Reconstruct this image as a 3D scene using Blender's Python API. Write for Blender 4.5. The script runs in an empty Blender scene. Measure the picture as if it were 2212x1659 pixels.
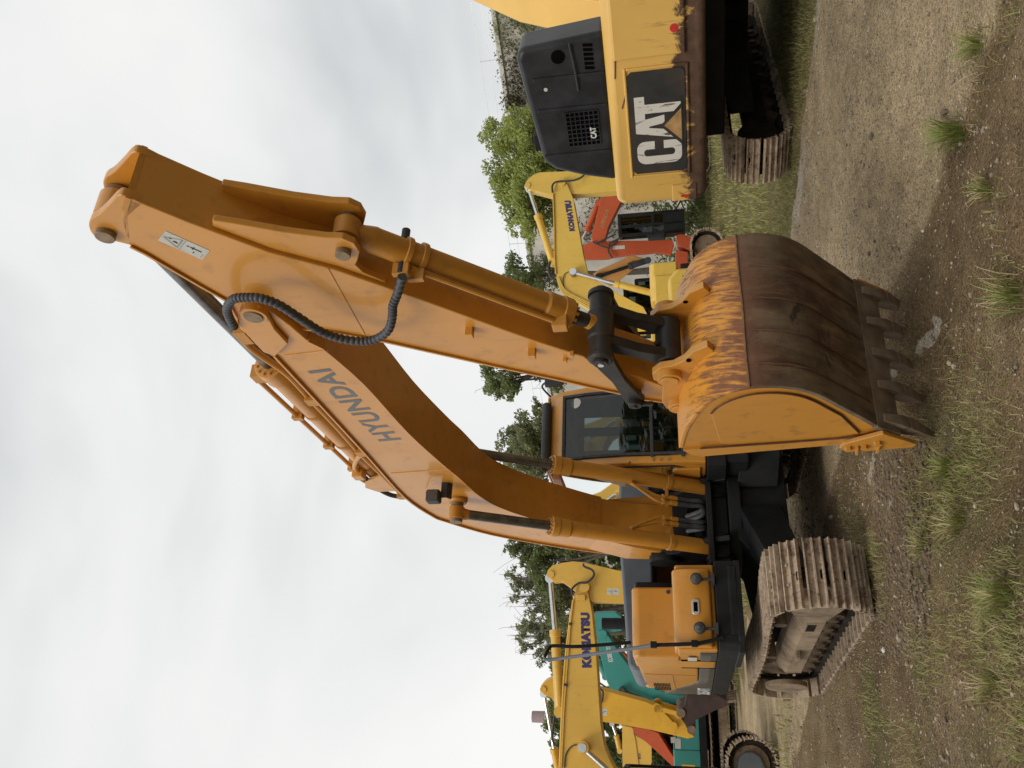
import bpy, bmesh, math, random
import numpy as np
from mathutils import Vector, Matrix, noise as mnoise
R = math.radians
rng = random.Random(7)
scene = bpy.context.scene
col = scene.collection

# ------------------------------------------------------------------ camera (the phone was held sideways: world-up is image-left)
PITCH, ROLL, CAMH, FPX = R(11.05), R(-2.61), 1.544, 1789.0
_f = np.array([0, math.cos(PITCH), math.sin(PITCH)]); _u0 = np.array([0, -math.sin(PITCH), math.cos(PITCH)]); _r0 = np.array([1.0, 0, 0])
CR = math.cos(ROLL)*_r0 + math.sin(ROLL)*_u0
CU = -math.sin(ROLL)*_r0 + math.cos(ROLL)*_u0
CF = _f
CP = np.array([0, 0, CAMH])
cam_d = bpy.data.cameras.new('camera'); cam = bpy.data.objects.new('camera', cam_d); col.objects.link(cam)
cam_d.sensor_fit = 'HORIZONTAL'; cam_d.sensor_width = 36; cam_d.lens = FPX/2212*36
cam_d.clip_start = 0.05; cam_d.clip_end = 3000
m = Matrix((( -CU[0], CR[0], -CF[0], CP[0]), (-CU[1], CR[1], -CF[1], CP[1]), (-CU[2], CR[2], -CF[2], CP[2]), (0, 0, 0, 1)))
cam.matrix_world = m
scene.camera = cam

# ------------------------------------------------------------------ world: overcast sky
SUN_EL, SUN_AZ = R(49), R(211)          # azimuth measured clockwise from +Y
w = bpy.data.worlds.new('World'); scene.world = w; w.use_nodes = True
nt = w.node_tree; nt.nodes.clear()
wo = nt.nodes.new('ShaderNodeOutputWorld'); bg = nt.nodes.new('ShaderNodeBackground'); bg.inputs['Strength'].default_value = 0.1
sky = nt.nodes.new('ShaderNodeTexSky'); sky.sky_type = 'NISHITA'; sky.sun_disc = False
sky.sun_elevation = SUN_EL; sky.sun_rotation = SUN_AZ
tc = nt.nodes.new('ShaderNodeTexCoord')
mp = nt.nodes.new('ShaderNodeMapping'); mp.inputs['Scale'].default_value = (1.0, 1.0, 1.7); mp.inputs['Location'].default_value = (0.35, 0.1, 0.2)
n1 = nt.nodes.new('ShaderNodeTexNoise'); n1.inputs['Scale'].default_value = 1.7; n1.inputs['Detail'].default_value = 4; n1.inputs['Roughness'].default_value = 0.5; n1.inputs['Distortion'].default_value = 0.35
rp = nt.nodes.new('ShaderNodeValToRGB')
rp.color_ramp.elements[0].position = 0.30; rp.color_ramp.elements[0].color = (5.35, 5.55, 5.7, 1)
rp.color_ramp.elements[1].position = 0.66; rp.color_ramp.elements[1].color = (9.0, 8.93, 8.72, 1)
e = rp.color_ramp.elements.new(0.49); e.color = (7.95, 8.05, 8.0, 1)
mx = nt.nodes.new('ShaderNodeMix'); mx.data_type = 'RGBA'; mx.inputs[0].default_value = 0.97
L = nt.links.new
L(tc.outputs['Generated'], mp.inputs['Vector']); L(mp.outputs['Vector'], n1.inputs['Vector']); L(n1.outputs['Fac'], rp.inputs['Fac'])
L(sky.outputs['Color'], mx.inputs[6]); L(rp.outputs['Color'], mx.inputs[7]); L(mx.outputs[2], bg.inputs['Color']); L(bg.outputs['Background'], wo.inputs['Surface'])

sun_d = bpy.data.lights.new('sun', 'SUN'); sun_d.energy = 1.5; sun_d.angle = R(25); sun_d.color = (1.0, 0.93, 0.83)
sun = bpy.data.objects.new('sun', sun_d); col.objects.link(sun)
sdir = Vector((math.sin(SUN_AZ)*math.cos(SUN_EL), math.cos(SUN_AZ)*math.cos(SUN_EL), math.sin(SUN_EL)))
sun.rotation_euler = sdir.to_track_quat('Z', 'Y').to_euler()
sun.location = (0, 0, 30)

vs = scene.view_settings
scene.display_settings.display_device = 'sRGB'
vs.view_transform = 'Standard'; vs.look = 'None'; vs.exposure = 0.12; vs.gamma = 1.0; vs.use_curve_mapping = False
scene.render.engine = 'CYCLES'
scene.cycles.use_denoising = True
scene.cycles.max_bounces = 8; scene.cycles.transparent_max_bounces = 12

# ------------------------------------------------------------------ pixels to places (photograph shown 2212 x 1659)
def ray(x, y):
    return CF + ((1659-y)-829.5)/FPX*CR - (x-1106)/FPX*CU
def ground_at(x, y, z=0.0):
    d = ray(x, y); t = (z-CP[2])/d[2]; return CP + t*d
def at_depth(x, y, Y):
    d = ray(x, y); return CP + d*(Y/d[1])
def Z(ox, oy, s):
    def m(a, b): return ((ox+a/s)/1.8228, (oy+b/s)/1.8228)
    return m
D_ = lambda a, b: (a, b)
class Fr:
    """a machine's own axes: x forward, y to its left, z up"""
    def __init__(s, ox, oy, yaw, oz=0.0):
        s.O = np.array([ox, oy, oz]); s.yaw = R(yaw)
        s.fw = np.array([math.sin(s.yaw), -math.cos(s.yaw), 0]); s.lf = np.array([math.cos(s.yaw), math.sin(s.yaw), 0])
        s.rz = s.yaw - math.pi/2
    def side(s, px, yl):
        d = ray(*px); t = (yl-(CP-s.O)@s.lf)/(d@s.lf); P = CP+t*d-s.O
        return (float(P@s.fw), float(P[2]))
    def front(s, px, x0):
        d = ray(*px); t = (x0-(CP-s.O)@s.fw)/(d@s.fw); P = CP+t*d-s.O
        return (float(P@s.lf), float(P[2]))
    def poly(s, zm, pts, yl): return [s.side(zm(*q), yl) for q in pts]

# ------------------------------------------------------------------ mesh building
class MB:
    def __init__(s): s.v = []; s.f = []; s.mi = []; s.uv = None
    def add(s, vs_, fs, mi=0):
        o = len(s.v); s.v += [tuple(map(float, q)) for q in vs_]
        for q in fs: s.f.append([i+o for i in q]); s.mi.append(mi)
        return s
    def box(s, x0, x1, y0, y1, z0, z1, mi=0):
        V = [(x, y, z) for x in (x0, x1) for y in (y0, y1) for z in (z0, z1)]
        return s.add(V, [(0,1,3,2),(4,6,7,5),(0,4,5,1),(2,3,7,6),(0,2,6,4),(1,5,7,3)], mi)
    def prism(s, poly, y0, y1, mi=0):            # polygon in x,z pushed along y
        n = len(poly); V = [(a, y0, b) for a, b in poly] + [(a, y1, b) for a, b in poly]
        F = [list(range(n)), list(range(2*n-1, n-1, -1))] + [(i, n+i, n+(i+1) % n, (i+1) % n) for i in range(n)]
        return s.add(V, F, mi)
    def prismx(s, poly, x0, x1, mi=0):           # polygon in y,z pushed along x
        n = len(poly); V = [(x0, a, b) for a, b in poly] + [(x1, a, b) for a, b in poly]
        F = [list(range(n)), list(range(2*n-1, n-1, -1))] + [(i, n+i, n+(i+1) % n, (i+1) % n) for i in range(n)]
        return s.add(V, F, mi)
    def prismz(s, poly, z0, z1, mi=0):
        n = len(poly); V = [(a, b, z0) for a, b in poly] + [(a, b, z1) for a, b in poly]
        F = [list(range(n)), list(range(2*n-1, n-1, -1))] + [(i, n+i, n+(i+1) % n, (i+1) % n) for i in range(n)]
        return s.add(V, F, mi)
    def cyl(s, p0, p1, r0, r1=None, n=16, mi=0):
        r1 = r0 if r1 is None else r1
        p0 = Vector(p0); p1 = Vector(p1); d = (p1-p0).normalized()
        a = d.orthogonal().normalized(); b = d.cross(a)
        V = []
        for p, r in ((p0, r0), (p1, r1)):
            for i in range(n):
                t = 2*math.pi*i/n; V.append(p + a*(r*math.cos(t)) + b*(r*math.sin(t)))
        F = [(i, (i+1) % n, n+(i+1) % n, n+i) for i in range(n)] + [list(range(n-1, -1, -1)), list(range(n, 2*n))]
        return s.add(V, F, mi)
    def lathe(s, p0, p1, prof, n=18, mi=0):      # prof: (t along p0->p1 in metres, radius)
        p0 = Vector(p0); d = (Vector(p1)-p0).normalized(); a = d.orthogonal().normalized(); b = d.cross(a)
        V = []; k = len(prof)
        for t, r in prof:
            for i in range(n):
                g = 2*math.pi*i/n; V.append(p0 + d*t + a*(r*math.cos(g)) + b*(r*math.sin(g)))
        F = [(j*n+i, j*n+(i+1) % n, (j+1)*n+(i+1) % n, (j+1)*n+i) for j in range(k-1) for i in range(n)]
        F += [list(range(n-1, -1, -1)), list(range((k-1)*n, k*n))]
        return s.add(V, F, mi)
    def tube(s, pts, r, n=8, sub=6, smooth=True, rad=None, mi=0):
        P = [Vector(q) for q in pts]
        if smooth and len(P) > 2:
            Q = []
            for i in range(len(P)-1):
                a = P[max(i-1, 0)]; b = P[i]; c = P[i+1]; d = P[min(i+2, len(P)-1)]
                for k in range(sub):
                    t = k/sub
                    Q.append(0.5*((2*b) + (c-a)*t + (2*a-5*b+4*c-d)*t*t + (3*b-a-3*c+d)*t*t*t))
            Q.append(P[-1]); P = Q
        V = []; a = None
        for i, q in enumerate(P):
            d = (P[min(i+1, len(P)-1)]-P[max(i-1, 0)]).normalized()
            if a is None: a = d.orthogonal().normalized()
            else: a = (a-d*a.dot(d)).normalized()
            b = d.cross(a); rr = rad(i, len(P)) if rad else r
            for k in range(n):
                g = 2*math.pi*k/n; V.append(q + a*(rr*math.cos(g)) + b*(rr*math.sin(g)))
        F = [(j*n+i, j*n+(i+1) % n, (j+1)*n+(i+1) % n, (j+1)*n+i) for j in range(len(P)-1) for i in range(n)]
        F += [list(range(n-1, -1, -1)), list(range((len(P)-1)*n, len(P)*n))]
        return s.add(V, F, mi)
    def bar(s, pts, wy, t, mi=0):                # flat bar following x,z points, width across y
        for (a, b), (c, d) in zip(pts[:-1], pts[1:]):
            l = math.hypot(c-a, d-b) or 1e-6; nx, nz = -(d-b)/l*t/2, (c-a)/l*t/2
            s.prism([(a+nx, b+nz), (c+nx, d+nz), (c-nx, d-nz), (a-nx, b-nz)], wy[0], wy[1], mi)
        return s
    def mesh(s, name, mats, smooth=35):
        me = bpy.data.meshes.new(name); me.from_pydata(s.v, [], s.f)
        bm = bmesh.new(); bm.from_mesh(me); bmesh.ops.recalc_face_normals(bm, faces=bm.faces); bm.to_mesh(me); bm.free()
        for q in (mats if isinstance(mats, (list, tuple)) else [mats]): me.materials.append(q)
        if any(s.mi): me.polygons.foreach_set('material_index', s.mi)
        if smooth:
            me.polygons.foreach_set('use_smooth', [True]*len(me.polygons)); me.set_sharp_from_angle(angle=R(smooth))
        return me
    def build(s, name, mats, parent=None, bevel=0.0, smooth=35, seg=2):
        return link(name, s.mesh(name, mats, smooth), parent, bevel, seg)
def link(name, me, parent=None, bevel=0.0, seg=2):
    o = bpy.data.objects.new(name, me); col.objects.link(o)
    if parent is not None: o.parent = parent
    if bevel:
        b = o.modifiers.new('edge', 'BEVEL'); b.width = bevel; b.segments = seg; b.limit_method = 'ANGLE'; b.angle_limit = R(35); b.harden_normals = True
    return o
def tag(o, label=None, cat=None, group=None, kind=None):
    if label: o['label'] = label
    if cat: o['category'] = cat
    if group: o['group'] = group
    if kind: o['kind'] = kind
    return o
def thing(name, label, cat, loc=(0, 0, 0), rz=0.0, group=None):
    o = bpy.data.objects.new(name, None); col.objects.link(o); o.empty_display_size = 0.3
    o.location = loc; o.rotation_euler = (0, 0, rz); return tag(o, label, cat, group)
def machine(F, label, group='excavators parked in the yard', cat='excavator', name='excavator'):
    return thing(name, label, cat, tuple(F.O), F.rz, group)

def lettering(text, quad, mat, parent, name='lettering', bold=0.0, out=(0, -0.002, 0), spacing=1.0, thick=0.002):
    """flat letters laid into a quad given by its corners: bottom-left, bottom-right, top-left, top-right"""
    cu = bpy.data.curves.new(name, 'FONT'); cu.body = text; cu.size = 1; cu.offset = bold; cu.space_character = spacing; cu.resolution_u = 4
    tmp = bpy.data.objects.new('tmp', cu); col.objects.link(tmp)
    dg = bpy.context.evaluated_depsgraph_get(); me = bpy.data.meshes.new_from_object(tmp.evaluated_get(dg))
    bpy.data.objects.remove(tmp); bpy.data.curves.remove(cu)
    xs = [v.co.x for v in me.vertices]; ys = [v.co.y for v in me.vertices]
    x0, x1, y0, y1 = min(xs), max(xs), min(ys), max(ys)
    bl, br, tl, tr = [Vector(q) for q in quad]; ov = Vector(out)
    for v in me.vertices:
        a = (v.co.x-x0)/(x1-x0); b = (v.co.y-y0)/(y1-y0)
        v.co = (bl*(1-a)+br*a)*(1-b) + (tl*(1-a)+tr*a)*b + ov
    me.name = name; me.materials.clear(); me.materials.append(mat)
    o = link(name, me, parent)
    return o
# ------------------------------------------------------------------ materials
class NT:
    def __init__(s, name):
        s.m = bpy.data.materials.new(name); s.m.use_nodes = True; s.t = s.m.node_tree; s.t.nodes.clear()
        s.out = s.t.nodes.new('ShaderNodeOutputMaterial'); s.p = s.t.nodes.new('ShaderNodeBsdfPrincipled')
        s.t.links.new(s.p.outputs[0], s.out.inputs[0]); s.tc = s.t.nodes.new('ShaderNodeTexCoord')
    def set(s, n, k, v):
        if hasattr(v, 'is_linked') or isinstance(v, bpy.types.NodeSocket): s.t.links.new(v, n.inputs[k])
        else: n.inputs[k].default_value = v
    def noise(s, scale, detail=4, rough=0.55, vec=None, dist=0.0, mapscale=None):
        n = s.t.nodes.new('ShaderNodeTexNoise'); n.inputs['Scale'].default_value = scale; n.inputs['Detail'].default_value = detail
        n.inputs['Roughness'].default_value = rough; n.inputs['Distortion'].default_value = dist
        vec = vec or s.tc.outputs['Object']
        if mapscale:
            q = s.t.nodes.new('ShaderNodeMapping'); q.inputs['Scale'].default_value = mapscale; s.t.links.new(vec, q.inputs['Vector']); vec = q.outputs['Vector']
        s.t.links.new(vec, n.inputs['Vector']); return n.outputs['Fac']
    def vor(s, scale, vec=None, feature='F1', rnd=1.0):
        n = s.t.nodes.new('ShaderNodeTexVoronoi'); n.inputs['Scale'].default_value = scale; n.feature = feature; n.inputs['Randomness'].default_value = rnd
        s.t.links.new(vec or s.tc.outputs['Object'], n.inputs['Vector']); return n
    def ramp(s, fac, stops):
        n = s.t.nodes.new('ShaderNodeValToRGB'); cr = n.color_ramp
        while len(cr.elements) < len(stops): cr.elements.new(0.5)
        for e, (p, c) in zip(cr.elements, stops):
            e.position = p; e.color = (c, c, c, 1) if isinstance(c, (int, float)) else (*c, 1)
        s.t.links.new(fac, n.inputs['Fac']); return n.outputs['Color']
    def mix(s, fac, a, b, mode='MIX'):
        n = s.t.nodes.new('ShaderNodeMix'); n.data_type = 'RGBA'; n.blend_type = mode
        s.set(n, 0, fac)
        for k, v in ((6, a), (7, b)): s.set(n, k, (*v, 1) if isinstance(v, tuple) else v)
        return n.outputs[2]
    def math(s, op, a, b=0.0):
        n = s.t.nodes.new('ShaderNodeMath'); n.operation = op; s.set(n, 0, a); s.set(n, 1, b); return n.outputs[0]
    def attr(s, name):
        n = s.t.nodes.new('ShaderNodeAttribute'); n.attribute_name = name; return n
    def bump(s, h, strength=0.2, dist=0.01):
        n = s.t.nodes.new('ShaderNodeBump'); n.inputs['Strength'].default_value = strength; n.inputs['Distance'].default_value = dist
        s.t.links.new(h, n.inputs['Height']); s.t.links.new(n.outputs['Normal'], s.p.inputs['Normal'])
    def shear(s, vec):
        x = s.sep(vec); n = s.t.nodes.new('ShaderNodeCombineXYZ'); s.set(n, 0, x[0]); s.set(n, 1, s.math('ADD', x[1], s.math('MULTIPLY', x[0], 0.28))); return n.outputs[0]
    def sep(s, vec=None):
        n = s.t.nodes.new('ShaderNodeSeparateXYZ'); s.t.links.new(vec or s.tc.outputs['Object'], n.inputs[0]); return n.outputs
    def fin(s, color=None, rough=None, metal=None, **kw):
        if color is not None: s.set(s.p, 'Base Color', (*color, 1) if isinstance(color, tuple) else color)
        if rough is not None: s.set(s.p, 'Roughness', rough)
        if metal is not None: s.set(s.p, 'Metallic', metal)
        for k, v in kw.items(): s.set(s.p, k, v)
        return s.m
def mul(c, k): return tuple(min(1, a*k) for a in c)

def paint(name, c, rough=0.38, dirt=0.35, dirtcol=(0.10, 0.065, 0.035), coat=0.0):
    n = NT(name)
    big = n.ramp(n.noise(0.9, 3), [(0.3, 0.0), (0.7, 1.0)])
    base = n.mix(big, mul(c, 0.9), mul(c, 1.06))
    fine = n.ramp(n.noise(7, 7, 0.62), [(0.56, 0.0), (0.74, 1.0)])
    base = n.mix(n.math('MULTIPLY', fine, dirt), base, dirtcol)
    strk = n.ramp(n.noise(9, 5, 0.6, mapscale=(1, 1, 0.12)), [(0.58, 0.0), (0.72, 1.0)])
    base = n.mix(n.math('MULTIPLY', strk, dirt*0.55), base, mul(dirtcol, 1.6))
    sp = n.ramp(n.noise(55, 2, 0.5), [(0.70, 0.0), (0.76, 1.0)])
    base = n.mix(n.math('MULTIPLY', sp, dirt*0.8), base, mul(dirtcol, 0.8))
    chip = n.ramp(n.noise(24, 8, 0.75, dist=0.4), [(0.665, 0.0), (0.69, 1.0)])
    base = n.mix(n.math('MULTIPLY', chip, min(1.0, dirt*2.2)), base, mul(dirtcol, 0.75))
    run = n.ramp(n.noise(1.0, 6, 0.65, mapscale=(16, 16, 0.9)), [(0.60, 0.0), (0.76, 1.0)])
    base = n.mix(n.math('MULTIPLY', run, dirt*0.9), base, mul(c, 0.55))
    geo = n.t.nodes.new('ShaderNodeNewGeometry'); upz = n.ramp(n.sep(geo.outputs['Normal'])[2], [(0.35, 0.0), (0.95, 1.0)])
    base = n.mix(n.math('MULTIPLY', upz, n.ramp(n.noise(2.5, 6), [(0.3, 0.25), (0.7, 0.75)])), base, (0.36, 0.255, 0.14))
    rg = n.math('ADD', n.math('MULTIPLY', n.noise(3.5, 4), 0.22), rough-0.1)
    n.bump(n.noise(2.2, 3), 0.10, 0.02)
    if coat: n.set(n.p, 'Coat Weight', coat); n.set(n.p, 'Coat Roughness', 0.09)
    return n.fin(base, rg, 0.0)
def plain(name, c, rough=0.6, metal=0.0, var=0.25, scale=6, bump=0.0, dust=0.0, dustcol=(0.2, 0.155, 0.105), spec=0.5):
    n = NT(name); n.set(n.p, 'Specular IOR Level', spec)
    base = n.mix(n.ramp(n.noise(scale, 5, 0.6), [(0.3, 0.0), (0.7, 1.0)]), mul(c, 1-var), mul(c, 1+var))
    if dust: base = n.mix(n.math('MULTIPLY', n.ramp(n.noise(3.1, 6, 0.6), [(0.42, 0.0), (0.68, 1.0)]), dust), base, dustcol)
    if bump: n.bump(n.noise(scale*4, 5), bump, 0.01)
    return n.fin(base, rough, metal)

M = {}
ORANGE = (0.605, 0.264, 0.030)
M['orange'] = paint('excavator_orange', ORANGE, 0.42, 0.3, coat=0.4)
M['orange_dull'] = paint('excavator_orange_cylinder', mul(ORANGE, 0.86), 0.45, 0.42)
M['black_frame'] = plain('frame_black', (0.011, 0.0125, 0.014), 0.55, 0, 0.4, 5, 0.05, 0.2, (0.04, 0.033, 0.026), spec=0.2)
M['link_black'] = plain('link_black', (0.016, 0.017, 0.018), 0.45, 0.0, 0.5, 7, 0.25, 0.45, (0.06, 0.045, 0.033), spec=0.35)
M['rubber'] = plain('rubber', (0.035, 0.037, 0.042), 0.62, 0, 0.3, 20, 0.1)
M['hose'] = plain('ribbed_hose', (0.06, 0.064, 0.075), 0.55, 0, 0.25, 15, 0.05)
M['grey_hood'] = plain('hood_grey', (0.105, 0.125, 0.155), 0.55, 0, 0.15, 3, 0.02, 0.12)
M['grey_band'] = plain('band_grey', (0.032, 0.035, 0.035), 0.42, 0, 0.2, 3, 0.02, 0.25)
M['grey_band_light'] = plain('band_light_grey', (0.085, 0.09, 0.088), 0.45, 0, 0.2, 3, 0.0, 0.2)
M['chrome'] = plain('chrome_rod', (0.62, 0.63, 0.64), 0.16, 1.0, 0.12, 9)
M['chrome_dull'] = plain('worn_rod', (0.17, 0.16, 0.15), 0.3, 0.85, 0.4, 12, 0.02, 0.3, (0.10, 0.08, 0.06))
M['pin'] = plain('pin_steel', (0.27, 0.19, 0.115), 0.6, 0.2, 0.35, 18, 0.15, 0.5)
M['letter_grey'] = plain('letter_slate', (0.13, 0.135, 0.145), 0.5, 0, 0.12, 6)
M['letter_navy'] = plain('letter_navy', (0.035, 0.03, 0.13), 0.5, 0, 0.12, 6)
M['letter_white'] = plain('letter_white', (0.66, 0.68, 0.68), 0.5, 0, 0.1, 8)
M['decal_white'] = plain('decal_white', (0.55, 0.55, 0.5), 0.55, 0, 0.12, 14)
M['decal_ink'] = plain('decal_ink', (0.05, 0.05, 0.05), 0.6)
M['decal_grey'] = plain('decal_grey', (0.33, 0.33, 0.3), 0.6)
M['red'] = plain('red_plastic', (0.55, 0.03, 0.02), 0.4)
M['yellow_decal'] = plain('yellow_decal', (0.75, 0.5, 0.03), 0.5)
M['void'] = plain('shade_and_joint_black', (0.004, 0.004, 0.004), 0.95, spec=0.0)  # near-black stands in for the shade inside openings; also colours panel joints
M['interior'] = plain('cab_interior', (0.035, 0.038, 0.04), 0.85, 0, 0.3, 4, spec=0.2)
M['interior_light'] = plain('cab_lining', (0.17, 0.18, 0.18), 0.85, 0, 0.1, 4)
M['lamp'] = plain('lamp_glass', (0.10, 0.105, 0.11), 0.12, 0.4, 0.2, 30)
M['silver'] = plain('silver_trim', (0.6, 0.6, 0.58), 0.35, 0.5, 0.1, 20)

def glass(name, tint=(0.36, 0.41, 0.40), ref=0.2):
    n = NT(name); t = n.t
    tr = t.nodes.new('ShaderNodeBsdfTransparent'); tr.inputs[0].default_value = (*tint, 1)
    gl = t.nodes.new('ShaderNodeBsdfGlossy'); gl.inputs['Roughness'].default_value = 0.02; gl.inputs['Color'].default_value = (0.9, 0.95, 0.95, 1)
    fr = t.nodes.new('ShaderNodeFresnel'); fr.inputs['IOR'].default_value = 1.5
    mixn = t.nodes.new('ShaderNodeMixShader'); ad = n.math('ADD', n.math('MULTIPLY', fr.outputs[0], 1.0+ref), 0.0)
    t.links.new(ad, mixn.inputs[0]); t.links.new(tr.outputs[0], mixn.inputs[1]); t.links.new(gl.outputs[0], mixn.inputs[2])
    t.links.new(mixn.outputs[0], n.out.inputs[0]); t.nodes.remove(n.p); return n.m
M['glass'] = glass('cab_glass')

def track_steel():
    n = NT('track_steel'); geo = n.t.nodes.new('ShaderNodeNewGeometry'); pv = geo.outputs['Position']
    a = n.ramp(n.noise(7, 8, 0.7, vec=pv), [(0.3, (0.12, 0.075, 0.046)), (0.5, (0.38, 0.29, 0.205)), (0.72, (0.60, 0.495, 0.37))])
    b = n.ramp(n.noise(38, 5, 0.65, vec=pv), [(0.5, 0.0), (0.62, 1.0)])
    c = n.mix(n.math('MULTIPLY', b, 0.65), a, (0.52, 0.415, 0.30))
    k = n.ramp(n.noise(16, 5, 0.7, vec=pv), [(0.56, 0.0), (0.66, 1.0)])
    c = n.mix(n.math('MULTIPLY', k, 0.8), c, (0.075, 0.042, 0.026))
    n.bump(n.noise(45, 6, 0.7, vec=pv), 0.8, 0.012); return n.fin(c, 0.88, 0.0)
M['track'] = track_steel()
M['track_dark'] = plain('track_dark', (0.020, 0.017, 0.014), 0.9, 0, 0.5, 6, 0.3, 0.35, (0.075, 0.055, 0.038), spec=0.1)
def mud_dust():
    n = NT('track_frame_dust')
    a = n.ramp(n.noise(2.6, 8, 0.7, dist=0.5), [(0.3, (0.09, 0.06, 0.038)), (0.5, (0.24, 0.175, 0.115)), (0.72, (0.36, 0.275, 0.185))])
    k = n.ramp(n.noise(1.0, 6, 0.7, mapscale=(9, 9, 2.5)), [(0.55, 0.0), (0.68, 0.7)])
    c = n.mix(k, a, (0.065, 0.042, 0.028)); sp = n.ramp(n.noise(40, 4, 0.6), [(0.6, 0.0), (0.7, 0.7)])
    c = n.mix(sp, c, (0.30, 0.24, 0.175)); n.bump(n.noise(24, 7, 0.7), 0.6, 0.012); return n.fin(c, 0.93)
M['track_dust'] = mud_dust()
M['track_brown'] = plain('track_roller_mud', (0.085, 0.062, 0.042), 0.95, 0, 0.4, 8, 0.4, spec=0.15)
M['track_blue'] = plain('track_frame_bluegrey', (0.075, 0.09, 0.105), 0.8, 0, 0.2, 5, 0.1, 0.35, (0.16, 0.13, 0.095))

def bucket_paint():     # orange paint scraped to rust, the scraping gets denser towards the welded wear plate (uv.x runs along the shell)
    n = NT('bucket_scraped_paint'); uv = n.tc.outputs['UV']; s = n.sep(uv)
    base = n.mix(n.ramp(n.noise(2.0, 4), [(0.3, 0.0), (0.7, 1.0)]), mul(ORANGE, 0.85), mul(ORANGE, 1.08))
    st = n.noise(1.0, 8, 0.72, vec=n.shear(uv), dist=0.5, mapscale=(4.5, 40, 1))
    st2 = n.noise(1.0, 6, 0.7, vec=uv, mapscale=(2.5, 5, 1))
    k = n.math('ADD', n.math('ADD', n.math('MULTIPLY', st, 0.75), n.math('MULTIPLY', st2, 0.45)), n.math('MINIMUM', n.math('MULTIPLY', s[0], 0.19), 0.26))
    mask = n.ramp(k, [(0.715, 0.0), (0.83, 0.95)])
    rust = n.mix(n.noise(14, 5), (0.085, 0.034, 0.020), (0.27, 0.105, 0.048))
    c = n.mix(mask, base, rust)
    n.bump(n.noise(18, 5), 0.25, 0.006); return n.fin(c, n.math('ADD', n.math('MULTIPLY', mask, 0.3), 0.42), 0.0)
def bucket_rust():
    n = NT('bucket_rust'); uv = n.tc.outputs['UV']
    a = n.ramp(n.noise(1.0, 8, 0.66, vec=uv, mapscale=(2.2, 9, 1), dist=0.6), [(0.28, (0.020, 0.010, 0.006)), (0.5, (0.105, 0.058, 0.030)), (0.72, (0.24, 0.165, 0.088))])
    b = n.ramp(n.noise(2.1, 6, 0.62), [(0.45, 0.0), (0.72, 1.0)])
    c = n.mix(n.math('MULTIPLY', b, 0.75), a, (0.20, 0.165, 0.11))
    sm = n.ramp(n.noise(1.0, 6, 0.65, vec=uv, mapscale=(4.5, 3.2, 1), dist=0.8), [(0.60, 0.0), (0.66, 0.85)])
    c = n.mix(sm, c, (0.030, 0.019, 0.013))
    top_ = n.math('MULTIPLY', n.ramp(n.math('ADD', n.sep(uv)[0], n.math('MULTIPLY', n.noise(6, 5), 0.22)), [(0.10, 0.9), (0.34, 0.0)]), 0.9)
    c = n.mix(top_, c, n.mix(n.noise(9, 6, 0.7), (0.07, 0.026, 0.016), (0.20, 0.085, 0.042)))
    k = n.ramp(n.noise(1.0, 5, 0.6, vec=uv, mapscale=(1.3, 12, 1)), [(0.33, 1.0), (0.38, 0.0)])
    c = n.mix(n.math('MULTIPLY', k, 0.8), c, (0.016, 0.011, 0.009))
    n.bump(n.noise(22, 7, 0.65), 0.5, 0.01); return n.fin(c, 0.8, 0.0)
M['bucket_paint'] = bucket_paint(); M['bucket_rust'] = bucket_rust()
M['bucket_steel'] = plain('bucket_edge_steel', (0.14, 0.094, 0.06), 0.8, 0.1, 0.5, 8, 0.4, 0.6, (0.28, 0.215, 0.15))
M['bucket_maroon'] = plain('bucket_dark_maroon', (0.042, 0.022, 0.018), 0.75, 0, 0.35, 3, 0.2)
M['bucket_side'] = paint('bucket_side_paint', mul(ORANGE, 0.88), 0.42, 0.5, (0.09, 0.05, 0.028))
M['bucket_inside'] = plain('bucket_inside', (0.05, 0.035, 0.025), 0.85, 0, 0.4, 6, 0.3)
M['weld'] = plain('weld_bead', (0.17, 0.085, 0.04), 0.8, 0.0, 0.4, 25, 0.4)
M['weld_dark'] = plain('weld_rusty', (0.085, 0.036, 0.02), 0.85, 0.0, 0.5, 12, 0.4, 0.3, (0.2, 0.1, 0.05))

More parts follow.
